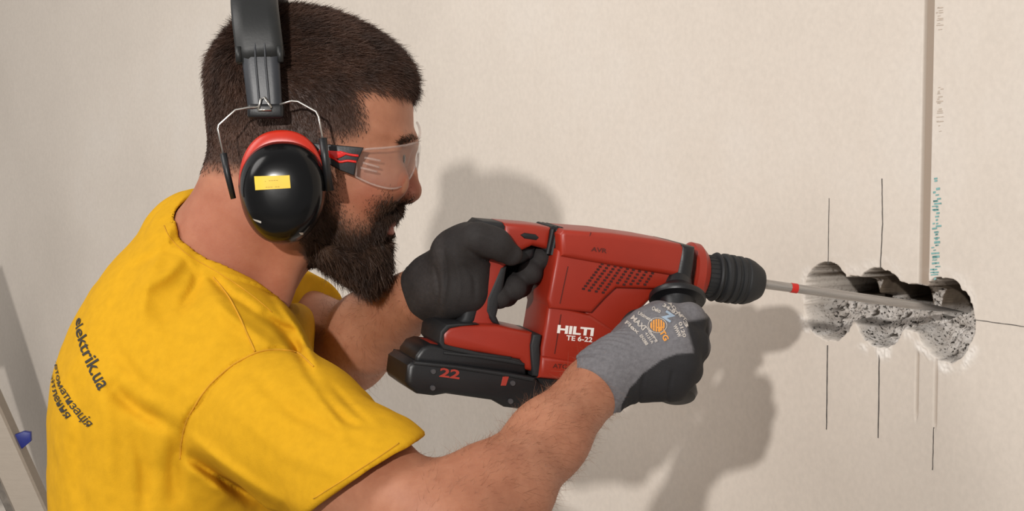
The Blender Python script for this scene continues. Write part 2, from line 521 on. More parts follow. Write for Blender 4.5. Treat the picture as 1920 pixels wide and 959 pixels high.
M_PENCIL = mat('graphite', srgb(88, 84, 80), 0.7, var=0.3, scale=300)
def wall_strip(name, pts, wd, m, th=0.0003, off=0.0002, jitter=0.0):
    V = []; F = []; P = [wall_px(*p) for p in pts]
    Q_ = []
    for i in range(len(P) - 1):
        for t in np.linspace(0, 1, 13)[:-1]: Q_.append((P[i][0] + (P[i + 1][0] - P[i][0]) * t, P[i][1] + (P[i + 1][1] - P[i][1]) * t))
    Q_.append(P[-1])
    dx, dz = P[-1][0] - P[0][0], P[-1][1] - P[0][1]; L = math.hypot(dx, dz); px_, pz_ = -dz / L, dx / L
    for i, (a, z) in enumerate(Q_):
        j = random.uniform(-1, 1) * jitter; w = wd * (0.8 + 0.4 * random.random()) / 2
        for yy in (-off - th, -off + 0.001):
            V.append((a + px_ * (w + j), yy, z + pz_ * (w + j))); V.append((a + px_ * (-w + j), yy, z + pz_ * (-w + j)))
    for i in range(len(Q_) - 1):
        a = i * 4; b = a + 4
        F += [[a, b, b + 1, a + 1], [a, a + 2, b + 2, b], [a + 1, b + 1, b + 3, a + 3]]
    return mk(name, V, F, m, parent=wall, space=WALLM, smooth=False)
for pts, wd in ((((1555, 372), (1553, 496)), 0.0007), (((1654, 335), (1655, 420), (1651, 503)), 0.0010), (((1552, 648), (1550, 806)), 0.0013),
                (((1649, 663), (1647, 822)), 0.0013), (((1751, 802), (1749, 882)), 0.0009), (((1828, 600), (1922, 613)), 0.0006)):
    wall_strip('pencil_line', pts, wd, M_PENCIL, jitter=0.0002)
# faded teal stamp along the board edge beside the chase: small broken glyph strokes
M_TEAL = mat('teal_ink', srgb(122, 168, 166), 0.8, var=0.2, scale=300)
M_SMUDGE = mat('pale_brown_smudge', srgb(192, 178, 164), 0.85, var=0.1, scale=300)
def stamp(name, x0, x1, ya, yb, m, dens, hmin, hmax, skew=0):
    V = []; F = []; y = ya
    while y < yb:
        h = random.uniform(hmin, hmax)
        for _ in range(2):
            a = random.uniform(x0, x0 + (x1 - x0) * 0.5); b = random.uniform(a + 3, x1)
            if random.random() > dens: continue
            sh = skew * (y - ya) / (yb - ya); n0 = len(V)
            hh = h * random.uniform(0.4, 0.9)
            for (xx, yy) in ((a, y), (b, y - 1), (b, y + hh - 1), (a, y + hh)):
                s_, z_ = wall_px(xx + sh, yy); V.append((s_, -0.0004, z_))
            F.append([n0, n0 + 1, n0 + 2, n0 + 3])
        y += h * 1.25
    return mk(name, V, F, m, parent=wall, space=WALLM, smooth=False)
stamp('printed_stamp', 1749, 1768, 334, 528, M_TEAL, 0.72, 3.4, 6.0, skew=-5)
for q_ in range(2):
    stamp('scuff_mark', 1756, 1772, 4 + 160 * q_, 60 + 190 * q_, M_SMUDGE, 0.3, 1.5, 3.5, skew=-3)

# floor
FM = mat('concrete_floor', srgb(150, 145, 138), 0.9, scale=6, var=0.15, bump=0.3, bscale=80)
mk('floor', [(-4, -6.5, 0), (5, -6.5, 0), (5, 5.2, 0), (-4, 5.2, 0), (-4, -6.5, -0.05), (5, -6.5, -0.05), (5, 5.2, -0.05), (-4, 5.2, -0.05)],
   [[0, 1, 2, 3], [7, 6, 5, 4], [0, 4, 5, 1], [1, 5, 6, 2], [2, 6, 7, 3], [3, 7, 4, 0]], FM, smooth=False, kind='structure')

# ------------------------------------------------------------------ ladder leaning at the lower left
M_ALU = mat('dull_aluminium', srgb(152, 141, 128), 0.5, metal=0.25, var=0.04, scale=30, bump=0.1, stretch=(1, 1, 8))
M_ALUD = mat('scuffed_aluminium', srgb(105, 98, 90), 0.5, metal=0.6, var=0.3, scale=60)
M_BLUE = mat('blue_plastic', srgb(28, 40, 120), 0.45, var=0.1)
A_ = VW @ Vector(Q(-52, 700, 3.8)); B_ = VW @ Vector(Q(64, 959, 3.8))
d_ = (B_ - A_).normalized(); foot = A_ + d_ * ((A_.z - 0.02) / -d_.z); topp = A_ - d_ * 0.25
lad = empty('step_ladder', 'grey aluminium ladder leaning behind the man at far lower left', 'ladder', Matrix.Translation((foot.x, foot.y, 0)))
def lrail(off, nm, mm=None, ws=1.0):
    yv = d_.cross(Vector((0, 1, 0))).normalized(); xv = Vector((0, 1, 0)) * 1.0
    Lg = (topp - foot).length; V0 = []
    prof = [(-0.026, 0.022), (-0.026, -0.020), (-0.022, -0.024), (0.022, -0.024), (0.026, -0.020), (0.026, 0.022)]
    for e in (foot, topp):
        for a, b in prof:
            V0.append(e + off + yv * a * ws + xv * b)
    n = len(prof)
    F0 = [[i, (i + 1) % n, n + (i + 1) % n, n + i] for i in range(n)] + [list(range(n))[::-1], [n + i for i in range(n)]]
    return mk(nm, [tuple(v) for v in V0], F0, mm or M_ALU, parent=lad, smooth=False)
perp = d_.cross(Vector((0, 1, 0))).normalized()
sgn = -1 if perp.x > 0 else 1
lrail(Vector((0, 0, 0)), 'rail'); 
lrail(perp * sgn * 0.036 + Vector((0, 0.035, 0)), 'rail', M_ALUD, 0.45)
lrail(Vector((-0.34, 0.06, 0)), 'rail')
for i in range(5):
    c_ = foot + (topp - foot) * ((i + 0.6) / 5.2)
    V_, F_ = tube([c_ + Vector((0, 0.0, 0)), c_ + Vector((-0.34, 0.06, 0))], 0.014, 4, flat=(1, 1.4))
    mk('rung', V_, F_, M_ALUD, parent=lad, smooth=False)
tagp = VW @ Vector(Q(44, 826, 3.795))
V_, F_ = extrude([(-0.016, 0.009), (0.002, 0.0155), (0.013, 0.014), (0.0135, -0.001), (-0.004, -0.0155)], -0.006, 0.006, 0.001, 2)
mk('plastic_tab', V_ + np.array(tagp), F_, M_BLUE, parent=lad, label='blue plastic tab')
for i, off in enumerate((0, 0.34)):
    V_, F_ = box((foot.x - (0.28 if i else 0), foot.y + off * 0.3, 0.02), (0.05, 0.06, 0.04), 0.005)
    mk('rubber_foot', V_, F_, mat('black_rubber_foot', srgb(30, 30, 30), 0.8), parent=lad)
# ------------------------------------------------------------------ the rotary hammer
T_ = Vector(Q(1808, 586, 2.168)); Cc = Vector(Q(1370, 524, 2.091))
X_ = (T_ - Cc).normalized()
upv = Vector((0, -math.sin(PITCH), math.cos(PITCH)))
Y_ = upv.cross(X_).normalized(); Z2 = X_.cross(Y_).normalized()
# origin at the chuck centre, x towards the tip, y away from the camera, z up
DV = Matrix(((X_.x, Y_.x, Z2.x, Cc.x), (X_.y, Y_.y, Z2.y, Cc.y), (X_.z, Y_.z, Z2.z, Cc.z), (0, 0, 0, 1)))
DM = VW @ DV
DVi = DV.inverted()
def dp(px, py, y=0.0):
    """picture point -> (x, z) in the tool's own frame on its plane y"""
    o = DVi @ Vector((0, 0, 0)); q = DVi @ Vector(Q(px, py, 1.0)); d = q - o
    t = (y - o.y) / d.y; p = o + d * t
    return (p.x, p.z)
def dpoly(pts, y): return [dp(a, b, y) for a, b in pts]
M_RED = mat('red_housing_plastic', srgb(150, 40, 22), 0.42, var=0.06, scale=25, bump=0.05, bscale=900)
M_REDD = mat('red_grip_plastic', srgb(150, 40, 24), 0.5, var=0.06, scale=25, bump=0.05, bscale=900)
M_RUB = mat('black_rubber', srgb(26, 27, 29), 0.62, var=0.15, scale=80, bump=0.15, bscale=700)
M_BLK = mat('black_plastic', srgb(22, 22, 24), 0.42, var=0.12, scale=60, bump=0.08, bscale=600)
M_GLD = mat('grey_screw', srgb(95, 95, 98), 0.4, metal=0.6)
M_STEEL = mat('worn_steel', srgb(172, 170, 168), 0.22, metal=0.9, var=0.15, scale=40, bump=0.08, stretch=(1, 30, 30))
M_WHITE = mat('white_print', srgb(238, 232, 226), 0.6, var=0.03)
M_REDP = mat('red_print', srgb(160, 52, 40), 0.5, var=0.05)
M_DKP = mat('dark_red_emboss', srgb(84, 26, 18), 0.5, var=0.05)
drill = empty('rotary_hammer', 'red and black cordless rotary hammer held in both gloved hands against the wall', 'power drill', DM)
def D(name, VF, m, parent=None, **kw):
    kw.setdefault('angle', 35)
    return mk(name, VF[0], VF[1], m, parent=parent or drill, space=DM, **kw)
def slab(pts, w, bev=0.004, seg=3, y0=None):
    return extrude(dpoly(pts, -w), -w if y0 is None else y0, w if y0 is None else -w, bev, seg)

# motor housing: wide barrel above, narrower motor block below, ledges between
barrel = [(1058, 431), (1150, 438), (1230, 449), (1283, 459), (1290, 472), (1290, 515), (1283, 522), (1180, 505), (1072, 486), (1052, 482), (1050, 440)]
housing = D('housing', slab(barrel, 0.037, 0.009, 4), M_RED)
block = [(1046, 468), (1288, 500), (1288, 541), (1222, 543), (1156, 541), (1136, 560), (1110, 588), (1031, 580), (1027, 562)]
D('motor_cover', slab(block, 0.0335, 0.0035), M_RED)
lower = [(1029, 570), (1108, 590), (1150, 618), (1172, 625), (1140, 665), (1105, 694), (1075, 716), (1012, 708), (1014, 655), (1022, 612)]
D('lower_housing', slab(lower, 0.031, 0.004), M_RED)
panel = [(1036, 640), (1120, 650), (1090, 690), (1024, 672)]
foot_ = [(1016, 668), (1108, 684), (1078, 716), (1010, 710)]
D('lower_rim', slab(foot_, 0.0355, 0.004), M_RED)
seam_ = []
# sloping side panel step on the block
step = [(1090, 550), (1200, 520), (1288, 530), (1288, 553), (1222, 562), (1205, 580), (1190, 606), (1150, 650), (1100, 640)]
D('side_ridge', slab(step, 0.0285, 0.005), M_RED)
# vent holes: rows of slanted small dark slots
VV = []; n_ = 0
cols = [(1133, 490), (1145, 492.5), (1157, 494.5), (1168, 496.5), (1180, 499), (1191, 501), (1203, 503), (1215, 505), (1227, 507.5)]
bots = [(1094, 542), (1105, 545), (1118, 547), (1131, 549), (1158, 531), (1170, 534), (1183, 533), (1196, 532), (1209, 534)]
for (a, b), (c, d) in zip(cols, bots):
    L = math.hypot(c - a, d - b); kx = int(L / 6.3)
    for i in range(kx + 1):
        t = i / kx; x, z = dp(a + (c - a) * t, b + (d - b) * t, -0.0338)
        VV.append(box((x, -0.0336, z), (0.0024, 0.0012, 0.0018), 0))
D('vent_slots', join(*VV), mat('vent_dark', srgb(58, 14, 10), 0.8), kind='stuff', smooth=False)
# seam grooves as thin dark inlays
def inlay(pts, y, wd, m, name='seam', r=0.0006):
    P = [(lambda q: (q[0], y, q[1]))(dp(a, b, y)) for a, b in pts]
    return D(name, tube(P, wd, 6), m)
inlay([(1065, 500), (1050, 570)], -0.0335, 0.0005, M_DKP)
inlay([(1052, 590), (1040, 664)], -0.031, 0.0005, M_DKP)
inlay([(1108, 436), (1098, 466)], -0.0365, 0.0004, M_DKP)

# rear handle
cap = [(897, 426), (906, 416), (952, 419), (949, 446), (925, 440), (900, 432)]
D('rear_cap', slab([(892, 440), (897, 424), (907, 415), (955, 419), (950, 452), (930, 470)], 0.021, 0.006), M_RUB)
D('handle_top', slab([(946, 418), (1000, 422), (1036, 427), (1030, 470), (1000, 462), (966, 478), (940, 470)], 0.0225, 0.006), M_RED)
D('handle_inset', slab([(976, 441), (984, 437), (1005, 440), (1011, 446), (1006, 451), (984, 448)], 0.0235, 0.001, 2), M_BLK)
# ribbed bellows between handle and housing
bel = [(1032, 426), (1058, 430), (1052, 470), (1046, 490), (1022, 470)]
b0 = slab(bel, 0.0215, 0.005)
ribs = [b0]
for i in range(3):
    x0, z0 = dp(1036 + 8 * i, 430 + i, -0.02); x1, z1 = dp(1026 + 8 * i, 476 + 2 * i, -0.02)
    ribs.append(tube([(x0, -0.021, z0), (x1, -0.021, z1)], 0.002, 8))
    ribs.append(tube([(x0, -0.021, z0 + 0.001), (x0, 0.021, z0 + 0.001)], 0.002, 8))
D('bellows', join(*ribs), M_RUB)
D('handle_bridge', slab([(1046, 478), (1074, 478), (1072, 496), (1044, 498)], 0.024, 0.003), M_DKP)
gripc = [(905, 440), (950, 446), (985, 462), (968, 492), (948, 500), (938, 530), (930, 570), (921, 596), (935, 618), (862, 616), (880, 600), (888, 560), (896, 500)]
D('grip_core', slab(gripc, 0.0165, 0.006), M_REDD)
gripb = [(892, 436), (906, 446), (918, 470), (914, 520), (902, 568), (892, 604), (884, 612), (861, 610), (868, 596), (878, 560), (884, 500)]
D('grip_back', slab(gripb, 0.0178, 0.005), M_RUB, label='black rubber grip back')
gripf = [(938, 500), (952, 500), (945, 540), (936, 578), (932, 594), (940, 612), (922, 606), (910, 585), (912, 560), (925, 530)]
D('grip_front', slab(gripf, 0.0172, 0.004), M_RUB, label='black rubber grip front')
D('trigger', slab([(968, 470), (990, 461), (1006, 464), (1003, 484), (984, 496), (962, 500)], 0.0105, 0.004), M_BLK)
# foot above the battery
D('handle_foot', slab([(830, 622), (845, 612), (870, 608), (935, 611), (1000, 625), (1004, 700), (984, 694), (975, 676), (900, 663), (842, 655), (826, 644)], 0.030, 0.005), M_RED)
D('foot_rim', slab([(826, 622), (838, 609), (862, 607), (900, 609), (862, 613), (843, 617), (833, 628), (834, 646), (900, 662), (960, 670), (958, 676), (890, 668), (832, 656), (823, 643)], 0.0305, 0.0015, 2), M_RUB)
D('foot_band', slab([(1000, 627), (1016, 629), (1013, 650), (1014, 680), (1016, 710), (999, 706), (996, 670), (995, 648)], 0.0325, 0.002), M_RUB)
# battery
bat = empty('battery', '', '', DM); del bat['label']; del bat['category']; bat.parent = drill; bat.matrix_parent_inverse = DM.inverted()
def BT(name, VF, m, **kw): return D(name, VF, m, parent=bat, **kw)
body = [(765, 686), (778, 677), (854, 685), (963, 701), (1004, 709), (1020, 724), (1021, 742), (1003, 764), (985, 770), (947, 765), (924, 752), (838, 740), (815, 744), (783, 740), (765, 727), (761, 717)]
BT('battery_case', slab(body, 0.036, 0.005), M_BLK)
BT('battery_head', slab([(780, 668), (792, 652), (807, 647), (870, 655), (930, 662), (975, 672), (988, 680), (988, 706), (854, 690), (778, 682)], 0.029, 0.004), M_BLK)
BT('battery_release', slab([(789, 657), (796, 649), (808, 645), (824, 646), (826, 655)], 0.020, 0.002), M_REDD, label='red release tab')
BT('battery_lip', slab([(778, 678), (854, 686), (963, 702), (1004, 710), (1000, 717), (960, 709), (854, 693), (776, 685)], 0.0372, 0.002, 2), M_RUB)
BT('battery_rail', slab([(832, 660), (900, 667), (960, 675), (984, 682), (984, 687), (900, 673), (832, 665)], 0.0305, 0.001, 2), M_RUB)
D('bottom_cover', slab([(988, 706), (1076, 716), (1064, 730), (1040, 745), (1020, 742), (1008, 712)], 0.030, 0.003), M_BLK)
for a, b in ((812, 697), (811, 728), (961, 719), (957, 753)):
    x, z = dp(a, b, -0.036)
    V_, F_ = lathe_x([(-0.0012, 0.0002), (-0.0012, 0.0022), (0.001, 0.0026)], 14)
    V_ = V_[:, [1, 0, 2]] + np.array([x, -0.0365, z]); BT('screw', (V_, F_), M_GLD)
def dtext(s, px0, py0, px1, py1, hpx, y, m, name='lettering', bold=0.0, slant=0.0, parent=None, th=0.0004):
    """flat lettering on the tool's side, from (px0,py0) to (px1,py1) along its base line"""
    V, F, wd = text2d(s, bold)
    a = np.array(dp(px0, py0, y)); b = np.array(dp(px1, py1, y)); u = b - a; L = np.linalg.norm(u); u /= L; n = np.array([-u[1], u[0]])
    hh = np.linalg.norm(np.array(dp(px0, py0 - hpx, y)) - a) / 0.70
    P = a + V[:, :1] * L * u + V[:, 1:] * hh * n + (V[:, 1:] * hh * slant) * u
    return D(name, (np.stack([P[:, 0], np.full(len(P), y - th), P[:, 1]], 1), F), m, parent=parent, smooth=False, angle=None)
dtext('HILTI', 1044, 624, 1112, 630, 14, -0.0312, M_WHITE, bold=0.045)
dtext('TE 6-22', 1061, 638, 1110, 642, 9, -0.0312, M_WHITE, bold=0.02)
dtext('22', 823, 706, 861, 711, 16, -0.0361, M_REDP, bold=0.03, parent=bat)
BT('status_mark', slab([(943, 707), (955, 706), (949, 724), (939, 724)], 0.0364, 0.0003, 1), M_REDP)
dtext('AVR', 1108, 471, 1137, 475, 8, -0.0371, M_DKP, bold=0.02)
dtext('ATC', 1036, 690, 1062, 692, 8, -0.0356, M_DKP, bold=0.02)

# nose: clamp collar, red ring, chuck
cx = lambda px: dp(px, 525, 0)[0]
D('front_ring', lathe_x([(cx(1282), 0.019), (cx(1282), 0.026), (cx(1286), 0.0285), (cx(1300), 0.0280), (cx(1309), 0.0240), (cx(1313), 0.022), (cx(1313), 0.01)], 64), M_RED)
D('front_collar', join(slab([(1279, 458), (1306, 464), (1304, 495), (1300, 520), (1302, 548), (1262, 548), (1266, 520), (1272, 490)], 0.0385, 0.006)), M_BLK)
chuck = [(1306, 0.016), (1306, 0.0185), (1334, 0.0190), (1335, 0.0216), (1338, 0.0226), (1341, 0.0216), (1342, 0.0192), (1347, 0.0192),
         (1348, 0.0208), (1351, 0.0224), (1357, 0.0226), (1360, 0.0212), (1363, 0.0210), (1364, 0.0222), (1370, 0.0224), (1373, 0.0210), (1377, 0.0209),
         (1378, 0.0220), (1384, 0.0222), (1386, 0.0208), (1391, 0.0207), (1393, 0.0216), (1398, 0.0214), (1408, 0.0196), (1422, 0.0155), (1426, 0.0138), (1428, 0.011), (1428, 0.004)]
D('chuck', lathe_x([(cx(a), r) for a, r in chuck], 72), M_RUB)
V_, F_ = [], []
gr = []
for j in range(26):
    t = 2 * math.pi * j / 26
    gr.append(tube([(cx(1308), 0.0186 * math.cos(t), 0.0186 * math.sin(t)), (cx(1333), 0.0190 * math.cos(t), 0.0190 * math.sin(t))], 0.0006, 5))
D('chuck_ribs', join(*gr), M_RUB)
tipx = (DVi @ T_).x
D('drill_bit', lathe_x([(cx(1424), 0.0045), (cx(1500), 0.0042), (cx(1600), 0.0041), (tipx - 0.055, 0.0040), (tipx - 0.030, 0.0028), (tipx - 0.008, 0.0012), (tipx, 0.0002)], 32), M_STEEL, label='steel pointed chisel bit')
D('depth_mark', lathe_x([(cx(1485), 0.0040), (cx(1485), 0.0046), (cx(1497), 0.0046), (cx(1497), 0.0040)], 32), mat('red_band', srgb(190, 30, 24), 0.4), label='red band on the bit')

# side handle: clamp, flange and grip bar pointing down and towards the camera
Fl = Vector(Q(1270, 560, 2.035)); hd = Vector((-0.04, -0.50, -0.86)).normalized()
HB = hd.to_track_quat('X', 'Z').to_matrix().to_4x4(); HB.translation = Fl
SM = VW @ HB
V_, F_ = lathe_x([(-0.045, 0.010), (-0.012, 0.013), (-0.004, 0.022), (-0.002, 0.0252), (0.001, 0.0256), (0.003, 0.0245), (0.003, 0.020), (0.004, 0.0165), (0.014, 0.0145),
                  (0.05, 0.0155), (0.085, 0.0165), (0.094, 0.018), (0.098, 0.016), (0.099, 0.006)], 56)
mk('side_handle', V_, F_, M_BLK, parent=drill, space=SM, angle=40)
# ------------------------------------------------------------------ the man
HD = 2.05                        # depth of the head's middle
def X2(px, d): return (px - 960.0) * d / F_PX
def prof(pts, d, n=3): return smooth_poly([(X2(a, d), (479.5 - b) * d / F_PX) for a, b in pts], n)

def skin_mat():
    k = Nodes('skin')
    n1 = k.noise(9, 5, 0.6); n2 = k.noise(70, 5, 0.65)
    base = k.ramp(n1, [(0.3, srgb(161, 106, 80)), (0.5, srgb(173, 119, 92)), (0.7, srgb(185, 132, 104))])
    fine = k.ramp(n2, [(0.3, (0.86, 0.80, 0.78, 1)), (0.65, (1, 1, 1, 1))])
    base = k.mix(1.0, base, fine, 'MULTIPLY')
    base = k.mix(k.attr('flush').outputs['Fac'], base, srgb(152, 76, 58))
    base = k.mix(k.attr('hairy').outputs['Fac'], base, srgb(56, 40, 33))
    base = k.mix(k.attr('lip').outputs['Fac'], base, srgb(150, 78, 66))
    k.l(base, k.b.inputs['Base Color'])
    k.b.inputs['Roughness'].default_value = 0.52
    k.b.inputs['Specular IOR Level'].default_value = 0.35
    k.b.inputs['Subsurface Weight'].default_value = 0.12
    k.b.inputs['Subsurface Radius'].default_value = (0.008, 0.003, 0.0015)
    k.b.inputs['Subsurface Scale'].default_value = 1.0
    k.bump(k.noise(420, 5, 0.7), 0.22, 0.0012)
    return k.m
M_SKIN = skin_mat()

SKULL = prof([(389, 170), (391, 122), (407, 88), (432, 60), (465, 36), (512, 19), (560, 14), (620, 24), (680, 48), (728, 80), (758, 114), (771, 150), (774, 180),
              (775, 215), (776, 240), (779, 258), (777, 272), (768, 287), (766, 300), (765, 330), (760, 358), (752, 374), (748, 390), (741, 403),
              (738, 412), (735, 421), (727, 428), (728, 434), (732, 441), (724, 449), (719, 458), (722, 474), (716, 492), (696, 504), (655, 500), (612, 488), (575, 478),
              (520, 470), (460, 440), (420, 390), (399, 335), (393, 290), (389, 230)], HD)
def head_core(P, off=0.0):
    X, Y, Z = P[:, 0], P[:, 1] - HD, P[:, 2]
    e = poly_sd_fast('skull', X, Z, SKULL)
    px = X * F_PX / HD + 960; py = 479.5 - Z * F_PX / HD
    t = sm(px, 640, 760)
    Rr = 0.088 * (1 - t) + 0.050 * t
    low = sm(py, 330, 470)
    Rr = Rr * (1 - low) + 0.042 * low
    B = 0.077 - 0.015 * low - 0.006 * t
    q = 1 - np.clip(e / Rr, -3, 1)
    f = (np.sqrt(q * q + (Y / B) ** 2) - 1) * np.minimum(Rr, B) * 0.9
    return f - off
nQ = lambda px, py, dy: Q(px, py, HD) + np.array([0, dy, 0])
EYE = [nQ(737, 298, -0.031), nQ(737, 298, 0.031)]
def head_sdf(P):
    f = head_core(P)
    for s in (-1, 1):
        f = smax(f, -ellip(P, nQ(760, 297, s * 0.036), (0.013, 0.018, 0.0085)), 0.012)       # eye socket
        f = smin(f, rcone(P, nQ(762, 268, s * 0.012), nQ(748, 270, s * 0.040), 0.0075, 0.006), 0.012)   # brow ridge
        f = smin(f, ellip(P, nQ(722, 345, s * 0.046), (0.022, 0.014, 0.017)), 0.022)          # cheekbone
        f = smin(f, rcone(P, nQ(752, 304, s * 0.020), nQ(736, 306, s * 0.043), 0.0062, 0.0056), 0.008)   # lower lid
        f = smin(f, rcone(P, nQ(755, 289, s * 0.020), nQ(737, 291, s * 0.044), 0.0066, 0.0058), 0.006)   # upper lid
        f = smin(f, ellip(P, nQ(757, 366, s * 0.0125), (0.0095, 0.0068, 0.0068)), 0.006)        # nostril wing
        f = smax(f, -ellip(P, nQ(766, 376, s * 0.0065), (0.005, 0.0028, 0.0032)), 0.002)
    f = smin(f, chain(P, [nQ(762, 278, 0), nQ(761, 300, 0), nQ(765, 325, 0), nQ(770, 352, 0)], [0.0085, 0.0068, 0.0075, 0.0088], 0.004), 0.009)
    f = smin(f, ellip(P, nQ(771, 362, 0), (0.0082, 0.0092, 0.0078)), 0.006)
    f = smin(f, rcone(P, nQ(768, 372, 0), nQ(752, 377, 0), 0.0032, 0.004), 0.004)
    # lips
    f = smin(f, ellip(P, nQ(731, 419, 0), (0.0062, 0.021, 0.0036)), 0.004)
    f = smin(f, ellip(P, nQ(727, 437, 0), (0.0066, 0.019, 0.0042)), 0.004)
    return f

# joints (view frame)
SHR, ELR, WRR = Q(445, 752, 1.97), Q(858, 1016, 1.80), Q(1112, 728, 1.965)
SHL, ELL, WRL = Q(430, 575, 2.36), Q(648, 655, 2.22), Q(786, 556, 2.062)
def arm_r(P):
    f = chain(P, [SHR, SHR * 0.45 + ELR * 0.55, ELR], [0.046, 0.0455, 0.040], 0.02)
    mid = ELR * 0.70 + WRR * 0.30
    g = chain(P, [ELR, mid, ELR * 0.35 + WRR * 0.65, WRR], [0.0385, 0.0385, 0.0305, 0.0255], 0.02)
    g = smin(g, ellip(P, ELR * 0.78 + WRR * 0.22 + np.array([-0.010, -0.004, 0.010]), (0.033, 0.034, 0.034)), 0.02)
    h = rcone(P, WRR, WRR + (WRR - ELR) * 0.14, 0.0255, 0.024)
    return smin(smin(f, g, 0.025), h, 0.01)
def arm_l(P):
    f = chain(P, [SHL, ELL], [0.052, 0.0405], 0.02)
    g = chain(P, [ELL, ELL * 0.65 + WRL * 0.35, WRL], [0.0385, 0.0360, 0.0255], 0.02)
    return smin(f, g, 0.02)
def neck_sdf(P):
    f = rcone(P, Q(492, 405, HD), Q(425, 515, HD + 0.02), 0.0585, 0.0615)
    f = smin(f, rcone(P, Q(450, 380, HD), Q(388, 470, HD + 0.02), 0.028, 0.036), 0.03)
    # throat side muscle (sternocleidomastoid)
    f = smin(f, rcone(P, Q(560, 440, HD - 0.050), Q(520, 560, HD - 0.018), 0.012, 0.012), 0.02)
    return f
TOR = prof([(374, 372), (338, 384), (300, 404), (268, 432), (230, 468), (196, 506), (168, 548), (146, 590), (124, 640), (108, 685), (98, 732), (93, 790), (94, 860),
            (96, 959), (100, 1100), (108, 1300), (120, 1500), (125, 1640), (520, 1640), (540, 1480), (552, 1300), (566, 1150), (575, 1000), (582, 880), (584, 780), (582, 700), (584, 650), (586, 615), (580, 588), (562, 572),
            (545, 570), (530, 580), (500, 575), (460, 540), (420, 480), (395, 410)], 2.12)
TY = 2.135
def neck_cut(P):
    f = rcone(P, Q(492, 405, HD), Q(425, 515, HD + 0.02), 0.0600, 0.0635)
    return smin(f, rcone(P, Q(450, 380, HD), Q(388, 470, HD + 0.02), 0.029, 0.037), 0.03)
def torso_core(P, B=0.185, R0=0.115, key='tor', poly=None):
    X, Y, Z = P[:, 0], P[:, 1] - TY, P[:, 2]
    e = poly_sd_fast(key, X, Z, TOR if poly is None else poly, 0.003)
    top = sm(Z, -0.16, 0.03)
    Bz = B * (1 - 0.10 * top)
    q = 1 - np.clip(e / R0, -3, 1)
    return (np.sqrt(q * q + (Y / Bz) ** 2) - 1) * R0 * 0.85
def body_sdf(P):
    f = smin(head_sdf(P), neck_sdf(P), 0.022)
    t = torso_core(P) + 0.020
    f = smin(f, t, 0.03)
    f = smin(f, arm_r(P), 0.03)
    f = smin(f, arm_l(P), 0.03)
    return f

person = empty('person', 'bearded man in a yellow T-shirt leaning in to drill the wall', 'person',
               Matrix.Translation((VW @ Vector(Q(320, 900, 2.13))).xy.to_3d()))
def PS(name, V, F, m, **kw):
    return mk(name, V, F, m, parent=kw.pop('parent', person), space=VW, **kw)

BV, BF = sdf_mesh(body_sdf, (-0.46, 1.72, -0.60), (0.125, 2.46, 0.24), 0.0024)
BN, _ = normals_of(BV, BF)
bp = to_px(BV); bx, by = bp[:, 0], bp[:, 1]
ishead = (head_core(BV) < 0.012) & (BV[:, 2] > -0.045) & (by < 520) & (bx > 370) & (bx < 800) & (np.abs(BV[:, 1] - HD) < 0.11)
def inpoly(x, y, poly, soft=6.0):
    d = poly_sd(x.astype(np.float32), y.astype(np.float32), np.array(poly, np.float32))
    return np.clip(d / soft * 0.5 + 0.5, 0, 1)
def hpx(V):                       # side-view picture coordinates flattened to the head's own middle plane
    return V[:, 0] * F_PX / HD + 960, 479.5 - V[:, 2] * F_PX / HD
hx, hy = hpx(BV)
HAIRZ = [(370, -30), (830, -30), (830, 150), (800, 175), (745, 176), (700, 178), (681, 184), (677, 200), (688, 225), (692, 246), (672, 262), (640, 268), (622, 262), (612, 300), (600, 340),
         (500, 330), (420, 322), (385, 318), (365, 310)]
BEARDZ = [(590, 280), (630, 280), (636, 330), (634, 375), (648, 408), (668, 428), (692, 428), (704, 418), (716, 386), (740, 374), (764, 376), (764, 520), (700, 560), (600, 520), (560, 480), (575, 420)]
hair_m = inpoly(hx, hy, HAIRZ, 16) * ishead
beard_m = inpoly(hx, hy, BEARDZ, 20) * ishead
lipm = (np.abs(BV[:, 1] - HD) < 0.022) * inpoly(hx, hy, [(716, 414), (745, 410), (748, 440), (722, 446)], 4) * ishead
flush = (np.exp(-(((hx - 772) / 22) ** 2 + ((hy - 352) / 26) ** 2)) * 0.75 + np.exp(-(((hx - 700) / 45) ** 2 + ((hy - 370) / 40) ** 2)) * 0.5) * ishead \
    + 0.35 * inpoly(bx, by, [(330, 330), (480, 330), (560, 470), (560, 600), (420, 560), (330, 430)], 40)
armz = (bx > 860) & (by > 650)
hairy = np.clip(hair_m * 0.93 + beard_m * 0.93 * (1 - lipm), 0, 0.95)
body = PS('body', BV, BF, M_SKIN, attrs={'hairy': hairy, 'lip': np.clip(lipm, 0, 0.85), 'flush': np.clip(flush, 0, 0.8)})
print('body', len(BF))

# eyes
M_EYE = mat('eye_white', srgb(205, 195, 188), 0.25, var=0.03)
M_IRIS = mat('iris', srgb(50, 42, 36), 0.15, var=0.1)
for e_ in EYE:
    bm = bmesh.new(); bmesh.ops.create_uvsphere(bm, u_segments=24, v_segments=16, radius=0.0115)
    V_, F_ = bm_arrays(bm)
    eo = PS('eye', V_ + e_, F_, M_EYE)
    bm = bmesh.new(); bmesh.ops.create_uvsphere(bm, u_segments=16, v_segments=10, radius=0.0058)
    V_, F_ = bm_arrays(bm); V_[:, 0] *= 0.45
    mk('iris', V_ + e_ + np.array([0.0100, 0, -0.001]), F_, M_IRIS, parent=eo, space=VW)

